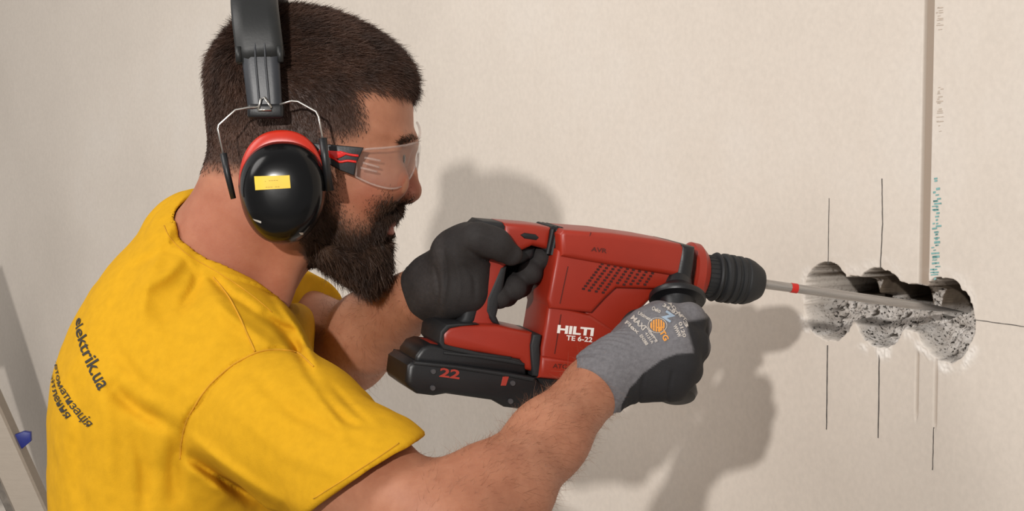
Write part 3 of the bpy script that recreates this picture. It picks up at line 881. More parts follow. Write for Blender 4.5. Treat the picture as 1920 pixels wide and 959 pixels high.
# ---- hair
def hair_mat(name, root, tip):
    k = Nodes(name)
    c = k.ramp(k.noise(40, 4), [(0.3, root), (0.7, tip)])
    k.l(c, k.b.inputs['Base Color']); k.b.inputs['Roughness'].default_value = 0.6
    k.b.inputs['Specular IOR Level'].default_value = 0.3
    return k.m
M_HAIR = hair_mat('short_brown_hair', srgb(50, 35, 28), srgb(78, 54, 42))
M_BEARD = hair_mat('beard_brown', srgb(42, 29, 23), srgb(76, 54, 40))
def hair_density(C, N):
    x, y = hpx(C); d = inpoly(x, y, HAIRZ, 14)
    fade = 1 - 0.75 * sm(y, 215, 325)
    return d * fade * (np.abs(C[:, 1] - HD) < 0.11) * (C[:, 2] > 0.05)
def hair_dir(P, N, r):
    x, y = hpx(P); back = sm(480 - x, -60, 80)[:, None]
    fwd = np.array([0.9, 0, -0.15]) * (1 - back) + np.array([-0.15, 0, -0.9]) * back
    lowd = sm(y, 130, 240)[:, None]
    fwd = fwd * (1 - lowd) + np.array([0.15, 0, -0.9]) * lowd
    t = fwd - N * np.sum(fwd * N, 1)[:, None]
    lift = (0.27 - 0.08 * sm(y, 120, 220))[:, None]
    return t + N * lift + r.normal(size=P.shape) * 0.13
def hair_len(P, r):
    x, y = hpx(P)
    L = 0.0105 - 0.0078 * sm(y, 110, 260)
    L = L + 0.003 * sm(x, 690, 770) * (y < 190)
    return L * r.uniform(0.6, 1.15, len(P))
V_, F_ = strands(BV, BF, hair_density, 90000, hair_dir, hair_len, 0.00062, seg=3, curl=0.15)
PS('hair', V_, F_, M_HAIR, kind='stuff', smooth=False, label='short cropped dark brown hair')

BRD = prof([(606, 400), (622, 428), (645, 445), (680, 440), (706, 430), (722, 446), (731, 455), (732, 480), (730, 503), (716, 524), (690, 536), (660, 528), (632, 514), (610, 500), (588, 484), (572, 462), (580, 425)], HD, 3)
def beard_sdf(P):
    X, Y, Z = P[:, 0], P[:, 1] - HD, P[:, 2]
    e = poly_sd_fast('beard', X, Z, BRD)
    px = X * F_PX / HD + 960
    t = sm(px, 600, 740); B = 0.0735 - 0.026 * t; Rr = 0.034
    q = 1 - np.clip(e / Rr, -3, 1)
    f = (np.sqrt(q * q + (Y / B) ** 2) - 1) * Rr * 0.9
    for s in (-1, 1):
        f = smin(f, chain(P, [nQ(742, 388, s * 0.004), nQ(731, 398, s * 0.020), nQ(716, 418, s * 0.031), nQ(708, 440, s * 0.034)], [0.0062, 0.0066, 0.006, 0.006], 0.004), 0.006)
    f = smax(f, -ellip(P, nQ(745, 424, 0), (0.010, 0.022, 0.0058)), 0.004)
    return f + vnoise(P, 160) * 0.0012
HV, HF = sdf_mesh(beard_sdf, (-0.19, HD - 0.085, -0.04), (-0.09, HD + 0.085, 0.06), 0.0018)
beard = PS('beard', HV, HF, M_BEARD, label='full dark brown beard and moustache')
def bd_dir(P, N, r):
    x, y = hpx(P); t_ = sm(x, 620, 730)[:, None]
    fwd = np.array([0.45, 0, -0.85]) * (1 - t_) + np.array([0.08, 0, -1.0]) * t_
    must = ((y < 425) & (x > 700))[:, None]
    fwd = np.where(must, np.array([-0.25, 0, -0.9]), fwd)
    t = fwd - N * np.sum(fwd * N, 1)[:, None] * 0.85
    return t + N * 0.2 + r.normal(size=P.shape) * 0.13
V_, F_ = strands(HV, HF, lambda C, N: np.ones(len(C)), 42000, bd_dir,
                 lambda P, r: (0.007 + 0.007 * sm(hpx(P)[1], 440, 520)) * r.uniform(0.5, 1.2, len(P)), 0.0007, seg=3, curl=0.18, seedv=3)
mk('beard_hair', V_, F_, M_BEARD, parent=beard, space=VW, kind='stuff', smooth=False)
def st_density(C, N):
    x, y = hpx(C); d = inpoly(x, y, BEARDZ, 30)
    return (0.3 + 0.7 * d) * d * (head_core(C.astype(np.float32)) < 0.01) * (np.abs(C[:, 1] - HD) < 0.1) * (C[:, 2] > -0.03) * (1 - inpoly(x, y, [(728, 414), (745, 410), (748, 440), (724, 444)], 4))
V_, F_ = strands(BV, BF, st_density, 38000, bd_dir, lambda P, r: (0.0015 + 0.006 * inpoly(*hpx(P), BEARDZ, 40) ** 2) * r.uniform(0.5, 1.2, len(P)), 0.0005, seg=2, curl=0.2, seedv=4)
mk('cheek_stubble', V_, F_, M_BEARD, parent=beard, space=VW, kind='stuff', smooth=False)
def brow_density(C, N):
    x, y = hpx(C)
    return inpoly(x, y, [(738, 276), (752, 268), (770, 260), (781, 258), (782, 266), (768, 272), (742, 282)], 2) * (np.abs(np.abs(C[:, 1] - HD) - 0.026) < 0.022)
V_, F_ = strands(BV, BF, brow_density, 900, lambda P, N, r: np.array([-0.6, 0, 0.1]) + N * 0.25 + np.sign(P[:, 1:2] - HD) * np.array([[0, 0.6, 0]]) + r.normal(size=P.shape) * 0.2,
                 lambda P, r: 0.007 * r.uniform(0.6, 1.1, len(P)), 0.0006, seg=2, curl=0.2, seedv=5)
PS('eyebrows', V_, F_, M_BEARD, kind='stuff', smooth=False)
def arm_density(C, N):
    p = to_px(C)
    return ((p[:, 0] > 780) & (p[:, 1] > 650) & (C[:, 1] < 2.05)).astype(float) * (0.35 + 0.65 * sm(p[:, 0] - 0.8 * (p[:, 1] - 880), 800, 1000)) + 0.5 * ((p[:, 0] > 600) & (p[:, 0] < 800) & (p[:, 1] > 500) & (C[:, 1] > 2.03))
AX = (WRR - ELR) / np.linalg.norm(WRR - ELR)
V_, F_ = strands(BV, BF, arm_density, 5500, lambda P, N, r: AX * 0.7 + N * 0.22 + np.array([0, 0, -0.5]) + r.normal(size=P.shape) * 0.25 - N * np.sum((AX * 0.7 + np.array([0, 0, -0.5])) * N, 1)[:, None] * 0.9,
                 lambda P, r: 0.011 * r.uniform(0.4, 1.2, len(P)), 0.00019, seg=3, curl=0.35, seedv=6)
PS('arm_hair', V_, F_, mat('arm_hair_brown', srgb(126, 80, 54), 0.6), kind='stuff', smooth=False)

# ---- the T-shirt
M_SHIRT = mat('yellow_cotton', srgb(200, 150, 27), 0.85, spec=0.10, var=0.05, scale=120, bump=0.25, bscale=1100)
HEM = Q(688, 906, 1.862)
ADIR = (HEM - SHR) / np.linalg.norm(HEM - SHR)
HNRM = np.array([0.556, -0.06, -0.829], np.float32)
SHOUL = Q(452, 748, 1.985)
FOLDS = [  # (polyline in picture points on the near side, half width px, height m)
    ([(345, 800), (330, 850), (325, 930)], 16, -0.003), ([(320, 800), (260, 770), (215, 730)], 16, -0.0035), ([(345, 850), (420, 900), (480, 950)], 14, -0.0045),
    ([(360, 820), (430, 880), (520, 940)], 12, 0.003), ([(400, 560), (440, 600), (500, 640)], 12, 0.003), ([(375, 500), (365, 540), (340, 580)], 11, -0.003),
    ([(390, 510), (420, 545), (470, 580)], 8, -0.0028), ([(350, 470), (320, 510), (260, 545)], 14, 0.003), ([(330, 450), (290, 480), (250, 500)], 10, -0.002),
    ([(520, 560), (560, 620), (590, 680)], 9, 0.003), ([(500, 590), (545, 640), (590, 715)], 9, -0.003),
    ([(470, 700), (560, 780), (680, 830)], 14, -0.0022), ([(430, 760), (540, 850), (640, 890)], 18, 0.002), ([(600, 740), (650, 790), (690, 800)], 8, -0.0022),
    ([(390, 740), (350, 790), (340, 850)], 5, -0.0022), ([(480, 662), (430, 690), (390, 735)], 4, -0.0018), ([(555, 660), (520, 655), (480, 662)], 4, -0.0018),
    ([(360, 860), (450, 915), (560, 975)], 12, -0.0025), ([(420, 640), (380, 680), (330, 720)], 16, 0.002), ([(560, 700), (610, 760), (650, 830)], 10, 0.0018), ([(620, 720), (660, 765), (700, 800)], 7, -0.0014), ([(450, 560), (500, 600), (560, 625)], 8, -0.002),
    ([(250, 560), (300, 640), (300, 740)], 22, 0.0018), ([(200, 620), (250, 700), (330, 760)], 14, -0.0014),
    ([(180, 700), (200, 800), (205, 920)], 20, 0.0018), ([(250, 800), (270, 880), (270, 959)], 14, -0.002), ([(140, 720), (150, 830), (150, 950)], 12, -0.0014)]
FOLDS = [(smooth_poly(a, 4, False), b, c * 1.5) for a, b, c in FOLDS]
def fold_field(P, folds=None):
    px = to_px(P); h = np.zeros(len(P), np.float32)
    for pl, w, am in (FOLDS if folds is None else folds):
        best = np.full(len(P), 1e9)
        lo = pl.min(0) - 3 * w; hi = pl.max(0) + 3 * w
        m = (px[:, 0] > lo[0]) & (px[:, 0] < hi[0]) & (px[:, 1] > lo[1]) & (px[:, 1] < hi[1])
        if not m.any(): continue
        q = px[m]; b_ = best[m]; tt = np.zeros(len(q))
        n = len(pl) - 1
        for i in range(n):
            a = pl[i]; d = pl[i + 1] - a; t = np.clip(((q - a) @ d) / (d @ d), 0, 1)
            dd = np.linalg.norm(q - a - t[:, None] * d, axis=1)
            c = dd < b_; b_ = np.where(c, dd, b_); tt = np.where(c, (i + t) / n, tt)
        h[m] += am * np.exp(-(b_ / w) ** 2) * (0.35 + 0.65 * np.sin(np.pi * np.clip(tt, 0.02, 0.98)))
    return h * sm(2.2 - P[:, 1], 0.0, 0.15)
def shirt_base(P):
    f = torso_core(P, 0.190, 0.118)
    s = chain(P, [SHOUL, SHR * 0.55 + HEM * 0.45 + np.array([0, 0, 0.002]), HEM, HEM + ADIR * 0.03], [0.064, 0.060, 0.0540, 0.0515], 0.03)
    s = smax(s, (P - HEM) @ HNRM + 0.006, 0.004)
    f = smin(f, s, 0.045)
    tr = chain(P, [Q(352, 428, 2.10), Q(392, 550, 2.035), Q(436, 648, 1.995), SHOUL], [0.026, 0.037, 0.046, 0.056], 0.02)
    f = smin(f, tr, 0.035)
    tr = chain(P, [Q(380, 428, 2.18), Q(470, 560, 2.25), SHL], [0.022, 0.035, 0.05], 0.02)
    f = smin(f, tr, 0.03)
    hl = SHL * 0.35 + ELL * 0.65
    ad = (ELL - SHL) / np.linalg.norm(ELL - SHL)
    s = rcone(P, SHL, hl, 0.066, 0.058); s = smax(s, (P - hl) @ ad.astype(np.float32), 0.004)
    return smin(f, s, 0.04)
def shirt_sdf(P):
    f = shirt_base(P) - fold_field(P) - 0.0012 * vnoise(P * np.array([1, 1, 0.5], np.float32), 26) - 0.0008 * vnoise(P, 60)
    nk = neck_cut(P)
    f = f - 0.0022 * sm(0.0125 - nk, 0.0, 0.0012)      # ribbed collar band
    f = smax(f, -nk, 0.003)
    inner = rcone(P, HEM - ADIR * 0.035, HEM + ADIR * 0.05, 0.0495, 0.0478)
    return smax(f, -inner, 0.002)
SV, SF = sdf_mesh(shirt_sdf, (-0.47, 1.78, -0.60), (0.03, 2.47, 0.09), 0.0025)
shirt = PS('t_shirt', SV, SF, M_SHIRT, label='yellow short-sleeved cotton T-shirt with dark lettering on the back')
print('shirt', len(SF))
SBVH = BVHTree.FromPolygons([tuple(v) for v in SV.tolist()], [tuple(f) for f in SF.tolist()])
def hit(px, py, bvh=None):
    d = Vector(Q(px, py, 1.0)).normalized()
    r = (bvh or SBVH).ray_cast(Vector((0, 0, 0)), d)
    return (np.array(r[0]), np.array(r[1])) if r[0] is not None else (None, None)
# stitched seams: shoulder seam, arm-hole seam, sleeve hem
M_SEAM = mat('yellow_stitch', srgb(196, 142, 22), 0.9)
def seam(pts, r=0.0008, m=M_SEAM, lift=0.0004):
    P = []
    for p in smooth_poly(np.array(pts, float), 6, False):
        h_, n_ = hit(*p)
        if h_ is not None: P.append(h_ + n_ * lift)
    if len(P) > 3:
        V_, F_ = tube(P, r, 6); mk('seam', V_, F_, m, parent=shirt, space=VW)
seam([(588, 688), (560, 664), (520, 657), (480, 663), (430, 690), (387, 730), (352, 785), (340, 830), (338, 862)])
seam([(400, 520), (430, 560), (456, 610), (478, 660)])
seam([(748, 832), (704, 862), (648, 898), (588, 936)], 0.0005)

seam([(308, 424), (320, 448), (352, 478), (410, 512), (466, 550), (510, 586)], 0.0004)
# lettering on the back, wrapped on the cloth
M_INK = mat('dark_ink', srgb(48, 44, 38), 0.8, var=0.1)
def wrap_text(s, base, up, m=M_INK, bvh=None, parent=None, name='lettering', bold=0.02, lift=0.0009, space_pts=None):
    """base: picture points under the line of text with the fraction of its length reached there; up: letter-height vector in picture points"""
    V, F, wd = text2d(s, bold)
    fr = np.array([b[0] for b in base]); bxy = np.array([[b[1], b[2]] for b in base], float); uv = np.array([[b[3], b[4]] if len(b) > 3 else up for b in base], float)
    x = np.interp(V[:, 0], fr, bxy[:, 0]); y = np.interp(V[:, 0], fr, bxy[:, 1])
    ux = np.interp(V[:, 0], fr, uv[:, 0]); uy = np.interp(V[:, 0], fr, uv[:, 1])
    hgt = V[:, 1] / 0.7
    P = np.zeros((len(V), 3)); ok = np.zeros(len(V), bool)
    for i in range(len(V)):
        h_, n_ = hit(x[i] + ux[i] * hgt[i], y[i] + uy[i] * hgt[i], bvh)
        if h_ is not None: P[i] = h_ + n_ * lift; ok[i] = True
    F = [f for f in F if all(ok[j] for j in f) and max(np.linalg.norm(P[f[0]] - P[j]) for j in f) < 0.03]
    if not F: return
    us = sorted({j for f in F for j in f}); mp = {j: i for i, j in enumerate(us)}
    mk(name, P[us], [[mp[j] for j in f] for f in F], m, parent=parent or shirt, space=VW, smooth=False)
wrap_text('арт_elektrik.ua', [(0, 152, 536, 9, -5), (0.2, 148, 572, 9, -6), (0.27, 145, 588, 10, -7), (0.45, 143, 622, 14, -10), (0.62, 152, 657, 18, -12), (0.78, 166, 693, 22, -14), (1, 186, 734, 24, -15)], (18, -10), bold=0.012)
wrap_text('та автоматизація', [(0, 107, 640, 3, -3), (0.2, 103, 680, 4, -3), (0.45, 108, 722, 8, -6), (0.7, 128, 760, 12, -9), (1, 164, 803, 14, -10)], (10, -8), bold=0.008)
wrap_text('освітлення', [(0, 98, 680, 3, -3), (0.3, 97, 712, 4, -4), (0.55, 101, 744, 9, -8), (0.78, 110, 765, 12, -10), (1, 124, 788, 13, -10)], (10, -8), bold=0.008)

# ---- work trousers and boots (below the picture)
M_TR = mat('dark_work_trousers', srgb(52, 56, 66), 0.9, scale=80, bump=0.3)
gz = VW.inverted()
def gpt(wx, wy, wz): return np.array(gz @ Vector((wx, wy, wz)))
hipc = VW @ Vector(Q(318, 1400, 2.135))
HX, HY = hipc.x, hipc.y
def tr_sdf(P):
    f = ellip(P, gpt(HX, HY, 0.93), (0.118, 0.165, 0.12))
    for s, fx in ((-1, 0.10), (1, -0.12)):
        f = smin(f, chain(P, [gpt(HX, HY + s * 0.09, 0.86), gpt(HX + fx * 0.6, HY + s * 0.11, 0.48), gpt(HX + fx, HY + s * 0.12, 0.09)], [0.098, 0.072, 0.062], 0.04), 0.05)
    return f - 0.002 * vnoise(P, 22)
lo_ = gpt(HX, HY, 0.04)
TV, TF = sdf_mesh(tr_sdf, (HX - 0.28, 1.62, -1.75), (HX + 0.26, 2.5, -0.45), 0.009)
PS('trousers', TV, TF, M_TR)
M_BOOT = mat('dark_leather_boot', srgb(48, 42, 38), 0.6)
for s, fx in ((-1, 0.10), (1, -0.12)):
    def boot(P, s=s, fx=fx):
        a = gpt(HX + fx - 0.04, HY + s * 0.12, 0.05); b = gpt(HX + fx + 0.15, HY + s * 0.12, 0.042); c = gpt(HX + fx, HY + s * 0.12, 0.13)
        f = smin(rcone(P, a, b, 0.05, 0.042), rcone(P, a, c, 0.05, 0.056), 0.03)
        up = np.array([0, -math.sin(PITCH), math.cos(PITCH)], np.float32)
        zw = (P - gpt(0, 0, 0)) @ up
        return smax(f, -zw + 0.0, 0.006)
    c = gpt(HX + fx, HY + s * 0.12, 0.07)
    V_, F_ = sdf_mesh(boot, c - 0.17, c + np.array([0.24, 0.17, 0.17]), 0.006)
    PS('boot', V_, F_, M_BOOT)
# ------------------------------------------------------------------ gloves (clothing of the man)
def glove_mat(name, a, b, c, scale):
    k = Nodes(name)
    kn = k.noise(scale, 4, 0.6)
    knit = k.ramp(kn, [(0.3, a), (0.7, b)])
    coat = k.ramp(k.noise(90, 4), [(0.3, tuple(x * 0.85 for x in c[:3]) + (1,)), (0.7, c)])
    at = k.attr('coat').outputs['Fac']
    k.l(k.mix(at, knit, coat), k.b.inputs['Base Color'])
    k.b.inputs['Roughness'].default_value = 0.8; k.b.inputs['Specular IOR Level'].default_value = 0.3
    k.bump(k.noise(900, 3), 0.35, 0.001)
    return k.m
M_GK = glove_mat('grey_knit', srgb(96, 94, 97), srgb(112, 110, 113), srgb(36, 35, 37), 300)
M_GD = glove_mat('dark_knit', srgb(50, 46, 45), srgb(60, 55, 54), srgb(34, 32, 32), 300)
AXR = (WRR - ELR) / np.linalg.norm(WRR - ELR)
KN = [Q(1248, 604, 1.972), Q(1276, 640, 1.962), Q(1276, 680, 1.960), Q(1252, 712, 1.966)]
def glove_r(P):
    cuff = chain(P, [Q(1096, 744, 1.958), Q(1130, 712, 1.966), Q(1160, 684, 1.968)], [0.0290, 0.0270, 0.0262], 0.01)
    pxy = to_px(P)
    along = (P - WRR.astype(np.float32)) @ AXR.astype(np.float32)
    cuff = cuff - 0.0011 * np.sin(along * 2 * math.pi / 0.0052) * sm(along, 0.000, 0.006) * (1 - sm(along, 0.034, 0.044)) - 0.0016 * np.exp(-((along + 0.0035) / 0.0032) ** 2)
    f = smax(cuff, -((P - Q(1107, 733, 1.9625).astype(np.float32)) @ AXR.astype(np.float32)) - 0.008, 0.003)
    base = [Q(1162, 678, 1.968), Q(1164, 686, 1.962), Q(1160, 698, 1.962), Q(1165, 712, 1.968)]
    for i in range(4):
        f = smin(f, rcone(P, base[i], KN[i], 0.019, (0.0165, 0.0165, 0.0165, 0.0160)[i]), 0.012)
    f = smin(f, ellip(P, Q(1222, 708, 1.966), (0.034, 0.018, 0.0175), Matrix.Rotation(math.radians(6), 4, 'Y')), 0.012)
    f = smin(f, rcone(P, Q(1215, 618, 1.985), Q(1235, 600, 1.995), 0.020, 0.017), 0.014)
    # fingers closing round the bar
    fing = [([KN[0], Q(1292, 600, 1.980), Q(1303, 612, 2.003), Q(1288, 618, 2.030), Q(1262, 622, 2.036)], 0.0132),
            ([KN[1], Q(1297, 646, 1.975), Q(1300, 652, 2.000), Q(1284, 656, 2.025), Q(1256, 656, 2.030)], 0.0136),
            ([KN[2], Q(1284, 690, 1.972), Q(1288, 694, 1.995), Q(1272, 696, 2.018), Q(1246, 694, 2.022)], 0.0132),
            ([KN[3], Q(1262, 722, 1.972), Q(1266, 725, 1.992), Q(1252, 728, 2.010), Q(1228, 724, 2.014)], 0.0122)]
    for pts, r_ in fing:
        f = smin(f, chain(P, pts, [r_ * 1.12, r_ * 1.05, r_, r_ * 0.95, r_ * 0.88], 0.006), 0.005)
    # thumb along the far side, under the flange
    f = smin(f, chain(P, [Q(1170, 650, 1.99), Q(1200, 615, 2.012), Q(1232, 600, 2.030), Q(1262, 604, 2.040)], [0.017, 0.0155, 0.0135, 0.012], 0.006), 0.008)
    # creases across the coated heel of the hand
    for a, b in (((1200, 742), (1192, 705)), ((1262, 690), (1258, 730))):
        d = np.hypot(pxy[:, 0] - (a[0] + b[0]) / 2, 0)
        f = f + 0.0012 * np.exp(-((pxy[:, 0] - a[0] + (pxy[:, 1] - a[1]) * 0.2) / 3.0) ** 2) * sm(pxy[:, 1], 690, 705)
    return f + 0.0004 * vnoise(P, 90)
GV, GF = sdf_mesh(glove_r, (0.055, 1.91, -0.135), (0.185, 2.07, -0.03), 0.0014)
gp = to_px(GV)
lim = np.interp(gp[:, 0], [1165, 1181, 1206, 1240, 1268, 1296, 1330], [760, 728, 700, 675, 664, 662, 664])
coatm = sm(gp[:, 1] - lim, -1.5, 2.5) * (gp[:, 0] > 1165)
c2 = inpoly(gp[:, 0], gp[:, 1], [(1287, 604), (1330, 596), (1330, 700), (1300, 690), (1300, 655), (1290, 622)], 3)
coatm = np.maximum(coatm, c2)
coatm = np.maximum(coatm, sm(GV[:, 1], 2.000, 2.006))
gr_ = PS('glove', GV, GF, M_GK, attrs={'coat': coatm}, label='grey knitted glove with a black coated palm and printed back')
GB = BVHTree.FromPolygons([tuple(v) for v in GV.tolist()], [tuple(f) for f in GF.tolist()])
M_GP = mat('pale_glove_print', srgb(176, 168, 160), 0.8, var=0.12, scale=500)
M_GO = mat('orange_glove_print', srgb(206, 138, 58), 0.8, var=0.12, scale=500)
M_GBL = mat('blue_glove_print', srgb(140, 156, 172), 0.8, var=0.12, scale=500)
def gtext(s, x0, y0, x1, y1, h, m, bold=0.03):
    L = math.hypot(x1 - x0, y1 - y0); up = ((y1 - y0) / L * h, -(x1 - x0) / L * h)
    wrap_text(s, [(0, x0, y0), (0.5, (x0 + x1) / 2, (y0 + y1) / 2), (1, x1, y1)], up, m=m, bvh=GB, parent=gr_, name='glove_print', bold=bold, lift=0.0006)
gtext('EN388', 1199, 631, 1211, 649, 6, M_GP); gtext('4131A', 1209, 626, 1222, 646, 5, M_GP); gtext('CAT II', 1215, 622, 1229, 643, 5, M_GP)
gtext('ATG', 1231, 614, 1246, 641, 10, M_GO, 0.04)
wrap_pts = [(0, 1212, 612), (1, 1234, 642)]
def gline(x0, y0, x1, y1, m, r=0.0005):
    P = []
    for t in np.linspace(0, 1, 14):
        h_, n_ = hit(x0 + (x1 - x0) * t, y0 + (y1 - y0) * t, GB)
        if h_ is not None: P.append(h_ + n_ * 0.0002)
    if len(P) > 2:
        V_, F_ = tube(P, r, 5); mk('glove_print', V_, F_, m, parent=gr_, space=VW)
gline(1210, 611, 1233, 641, M_GP)
def gdisc(cx_, cy_, rx, ry, m, ring=False, n=28, stripes=0):
    if ring:
        P = []
        for j in range(n + 1):
            t = 2 * math.pi * j / n; h_, n_ = hit(cx_ + rx * math.cos(t), cy_ + ry * math.sin(t), GB)
            if h_ is not None: P.append(h_ + n_ * 0.0003)
        V_, F_ = tube(P, 0.0004, 5, caps=False); mk('glove_print', V_, F_, m, parent=gr_, space=VW); return
    V = []; F = []
    for s_ in range(stripes):
        a = -1 + 2 * s_ / stripes + 0.05; b = a + 2 / stripes - 0.10
        for (u0, u1) in ((a, b),):
            rows = []
            for v in np.linspace(-1, 1, 9):
                for u in (u0, u1):
                    w = math.sqrt(max(0, 1 - u * u)); h_, n_ = hit(cx_ + rx * (u + 0.0), cy_ + ry * v * w, GB)
                    V.append(h_ + n_ * 0.0005 if h_ is not None else (0, 0, 0))
            b0 = len(V) - 18
            F += [[b0 + 2 * i, b0 + 2 * i + 1, b0 + 2 * i + 3, b0 + 2 * i + 2] for i in range(8)]
    mk('glove_print', V, F, m, parent=gr_, space=VW, smooth=False)
gdisc(1233, 611, 14, 12, M_GO, stripes=6); gdisc(1233, 611, 17.5, 14, M_GP, ring=True)
gtext('MAXI', 1183, 598, 1206, 621, 9, M_GP); gtext('Flex', 1172, 607, 1196, 628, 7, M_GP); gtext('Ultimate', 1196, 590, 1222, 604, 6, M_GP)
gtext('34-874', 1242, 575, 1276, 597, 6, M_GP); gtext('AD-APT', 1252, 570, 1284, 604, 5, M_GP); gtext('Oeko', 1222, 582, 1238, 588, 7, M_GP)
gtext('Z', 1240, 594, 1258, 606, 14, M_GBL, 0.06); gtext('WWW', 1262, 612, 1272, 634, 7, M_GP, 0.04); gtext('0120', 1272, 606, 1281, 634, 6, M_GP); gtext('3', 1280, 604, 1286, 616, 6, M_GP)

# left glove on the rear grip
AXL = (WRL - ELL) / np.linalg.norm(WRL - ELL)
def yl(px, py, y):            # a picture point on the tool plane y, returned in the view frame
    x, z = dp(px, py, y); p = DV @ Vector((x, y, z)); return np.array(p)
LFOLDS = [(smooth_poly(np.array(a, float), 4, False), b, c) for a, b, c in (([(832, 470), (838, 520), (830, 575)], 5, -0.0022), ([(850, 480), (862, 530), (858, 570)], 5, 0.0012), ([(872, 500), (888, 520), (890, 560)], 5, -0.0018), ([(880, 470), (905, 486), (925, 490)], 4, -0.0022), ([(815, 500), (822, 540), (818, 590)], 4, -0.0016), ([(900, 440), (930, 452), (950, 470)], 5, 0.0008))]
def glove_l(P):
    along = (P - Q(775, 562, 2.072).astype(np.float32)) @ AXL.astype(np.float32)
    cuff = chain(P, [Q(760, 574, 2.090), Q(796, 551, 2.055), Q(828, 532, 2.035)], [0.0262, 0.0256, 0.0275], 0.01)
    cuff = cuff - 0.0014 * (1 - sm(along, 0.016, 0.018))
    dirc = (Q(826, 532, 2.045) - Q(772, 564, 2.058)); dirc /= np.linalg.norm(dirc)
    f = smax(cuff, -((P - Q(778, 557, 2.050).astype(np.float32)) @ dirc.astype(np.float32)), 0.003)
    # palm and heel behind / beside the grip
    f = smin(f, rcone(P, Q(822, 528, 2.035), Q(864, 486, 2.022), 0.027, 0.0245), 0.012)
    f = smin(f, rcone(P, Q(822, 546, 2.040), yl(858, 542, 0.004), 0.025, 0.024), 0.012)
    f = smin(f, rcone(P, yl(884, 456, -0.004), yl(868, 540, -0.002), 0.0185, 0.022), 0.015)
    # thumb over the near side, its web over the rear cap
    f = smin(f, chain(P, [Q(848, 476, 2.005), yl(895, 449, -0.027), yl(930, 458, -0.031), yl(958, 478, -0.0295)], [0.0195, 0.0140, 0.0120, 0.0098], 0.008), 0.012)
    # fingers: round the far side, tips showing in front of the grip
    fing = [([yl(885, 462, 0.018), yl(930, 462, 0.034), yl(985, 470, 0.030), yl(1017, 480, 0.010), yl(1016, 484, -0.004)], 0.0112),
            ([yl(880, 490, 0.020), yl(930, 494, 0.034), yl(975, 502, 0.028), yl(996, 506, 0.010), yl(995, 511, -0.006)], 0.0122),
            ([yl(872, 515, 0.020), yl(915, 522, 0.034), yl(955, 530, 0.028), yl(972, 533, 0.010), yl(966, 540, -0.008)], 0.0120),
            ([yl(866, 540, 0.020), yl(905, 546, 0.032), yl(936, 552, 0.026), yl(948, 553, 0.008), yl(937, 557, -0.008)], 0.0112)]
    for pts, r_ in fing:
        f = smin(f, chain(P, pts, [r_ * 1.1, r_ * 1.05, r_, r_, r_ * 0.95], 0.004), 0.0035)
    f = f + 0.0012 * np.sin(to_px(P)[:, 0] * 0.09 + to_px(P)[:, 1] * 0.05) * sm(along, 0.02, 0.04) * (1 - sm(along, 0.06, 0.09))
    f = f - fold_field(P, LFOLDS)
    return f + 0.0007 * vnoise(P, 70)
LV, LF = sdf_mesh(glove_l, (-0.115, 1.94, -0.075), (0.045, 2.13, 0.04), 0.0015)
lp = to_px(LV)
PS('glove', LV, LF, M_GD, attrs={'coat': sm((LV[:, 0] - (-0.06)), -0.004, 0.004) * 0.6}, label='dark charcoal work glove round the rear grip')
TL, TF_ = tube([Q(753, 512, 2.022), Q(757, 545, 2.012), Q(775, 578, 2.014), Q(801, 598, 2.026)], 0.0007, 6, sub=4)

# ------------------------------------------------------------------ ear defenders
M_GLOSS = mat('glossy_black_shell', srgb(13, 13, 14), 0.2, var=0.1, spec=0.25, coat=0.0, bump=0.02, bscale=60)
M_ORING = mat('orange_red_ring', srgb(190, 44, 24), 0.35, var=0.06)
M_BAND = mat('grey_headband_plastic', srgb(38, 40, 45), 0.42, var=0.15, scale=50, bump=0.06, bscale=500)
M_PAD = mat('dark_headband_pad', srgb(26, 27, 27), 0.5, var=0.15, scale=60, bump=0.1, bscale=400)
M_WIRE = mat('steel_wire', srgb(190, 186, 180), 0.3, metal=0.9, var=0.05)
M_CUSH = mat('black_foam_cushion', srgb(24, 24, 24), 0.7)
M_YEL = mat('yellow_sticker', srgb(226, 186, 20), 0.5, var=0.04)
ears = empty('ear_defenders', 'black ear defenders with orange-red ring and yellow sticker worn over his head', 'ear defenders',
             VW @ Matrix.Translation(Vector(Q(500, 120, HD))))
def E(name, VF, m, parent=None, **kw):
    return mk(name, VF[0], VF[1], m, parent=parent or ears, space=VW, **kw)
def egg(cx_, cy_, rx, ryt, ryb, d, n=64, pw=2.25):
    P = []
    for j in range(n):
        t = 2 * math.pi * j / n; c, s_ = math.cos(t), math.sin(t)
        x = math.copysign(abs(c) ** (2 / pw), c); y = math.copysign(abs(s_) ** (2 / pw), s_)
        wid = 1.0 - 0.10 * max(0, -y)            # narrower below
        P.append(Q(cx_ + rx * x * wid, cy_ - (ryt if y > 0 else ryb) * y, d))
    return np.array(P)
def rings(lst):
    n = len(lst[0]); V = np.vstack(lst); F = []
    for i in range(len(lst) - 1):
        for j in range(n): F.append([i * n + j, i * n + (j + 1) % n, (i + 1) * n + (j + 1) % n, (i + 1) * n + j])
    F.append([j for j in range(n)][::-1]); F.append([(len(lst) - 1) * n + j for j in range(n)])
    return V, F
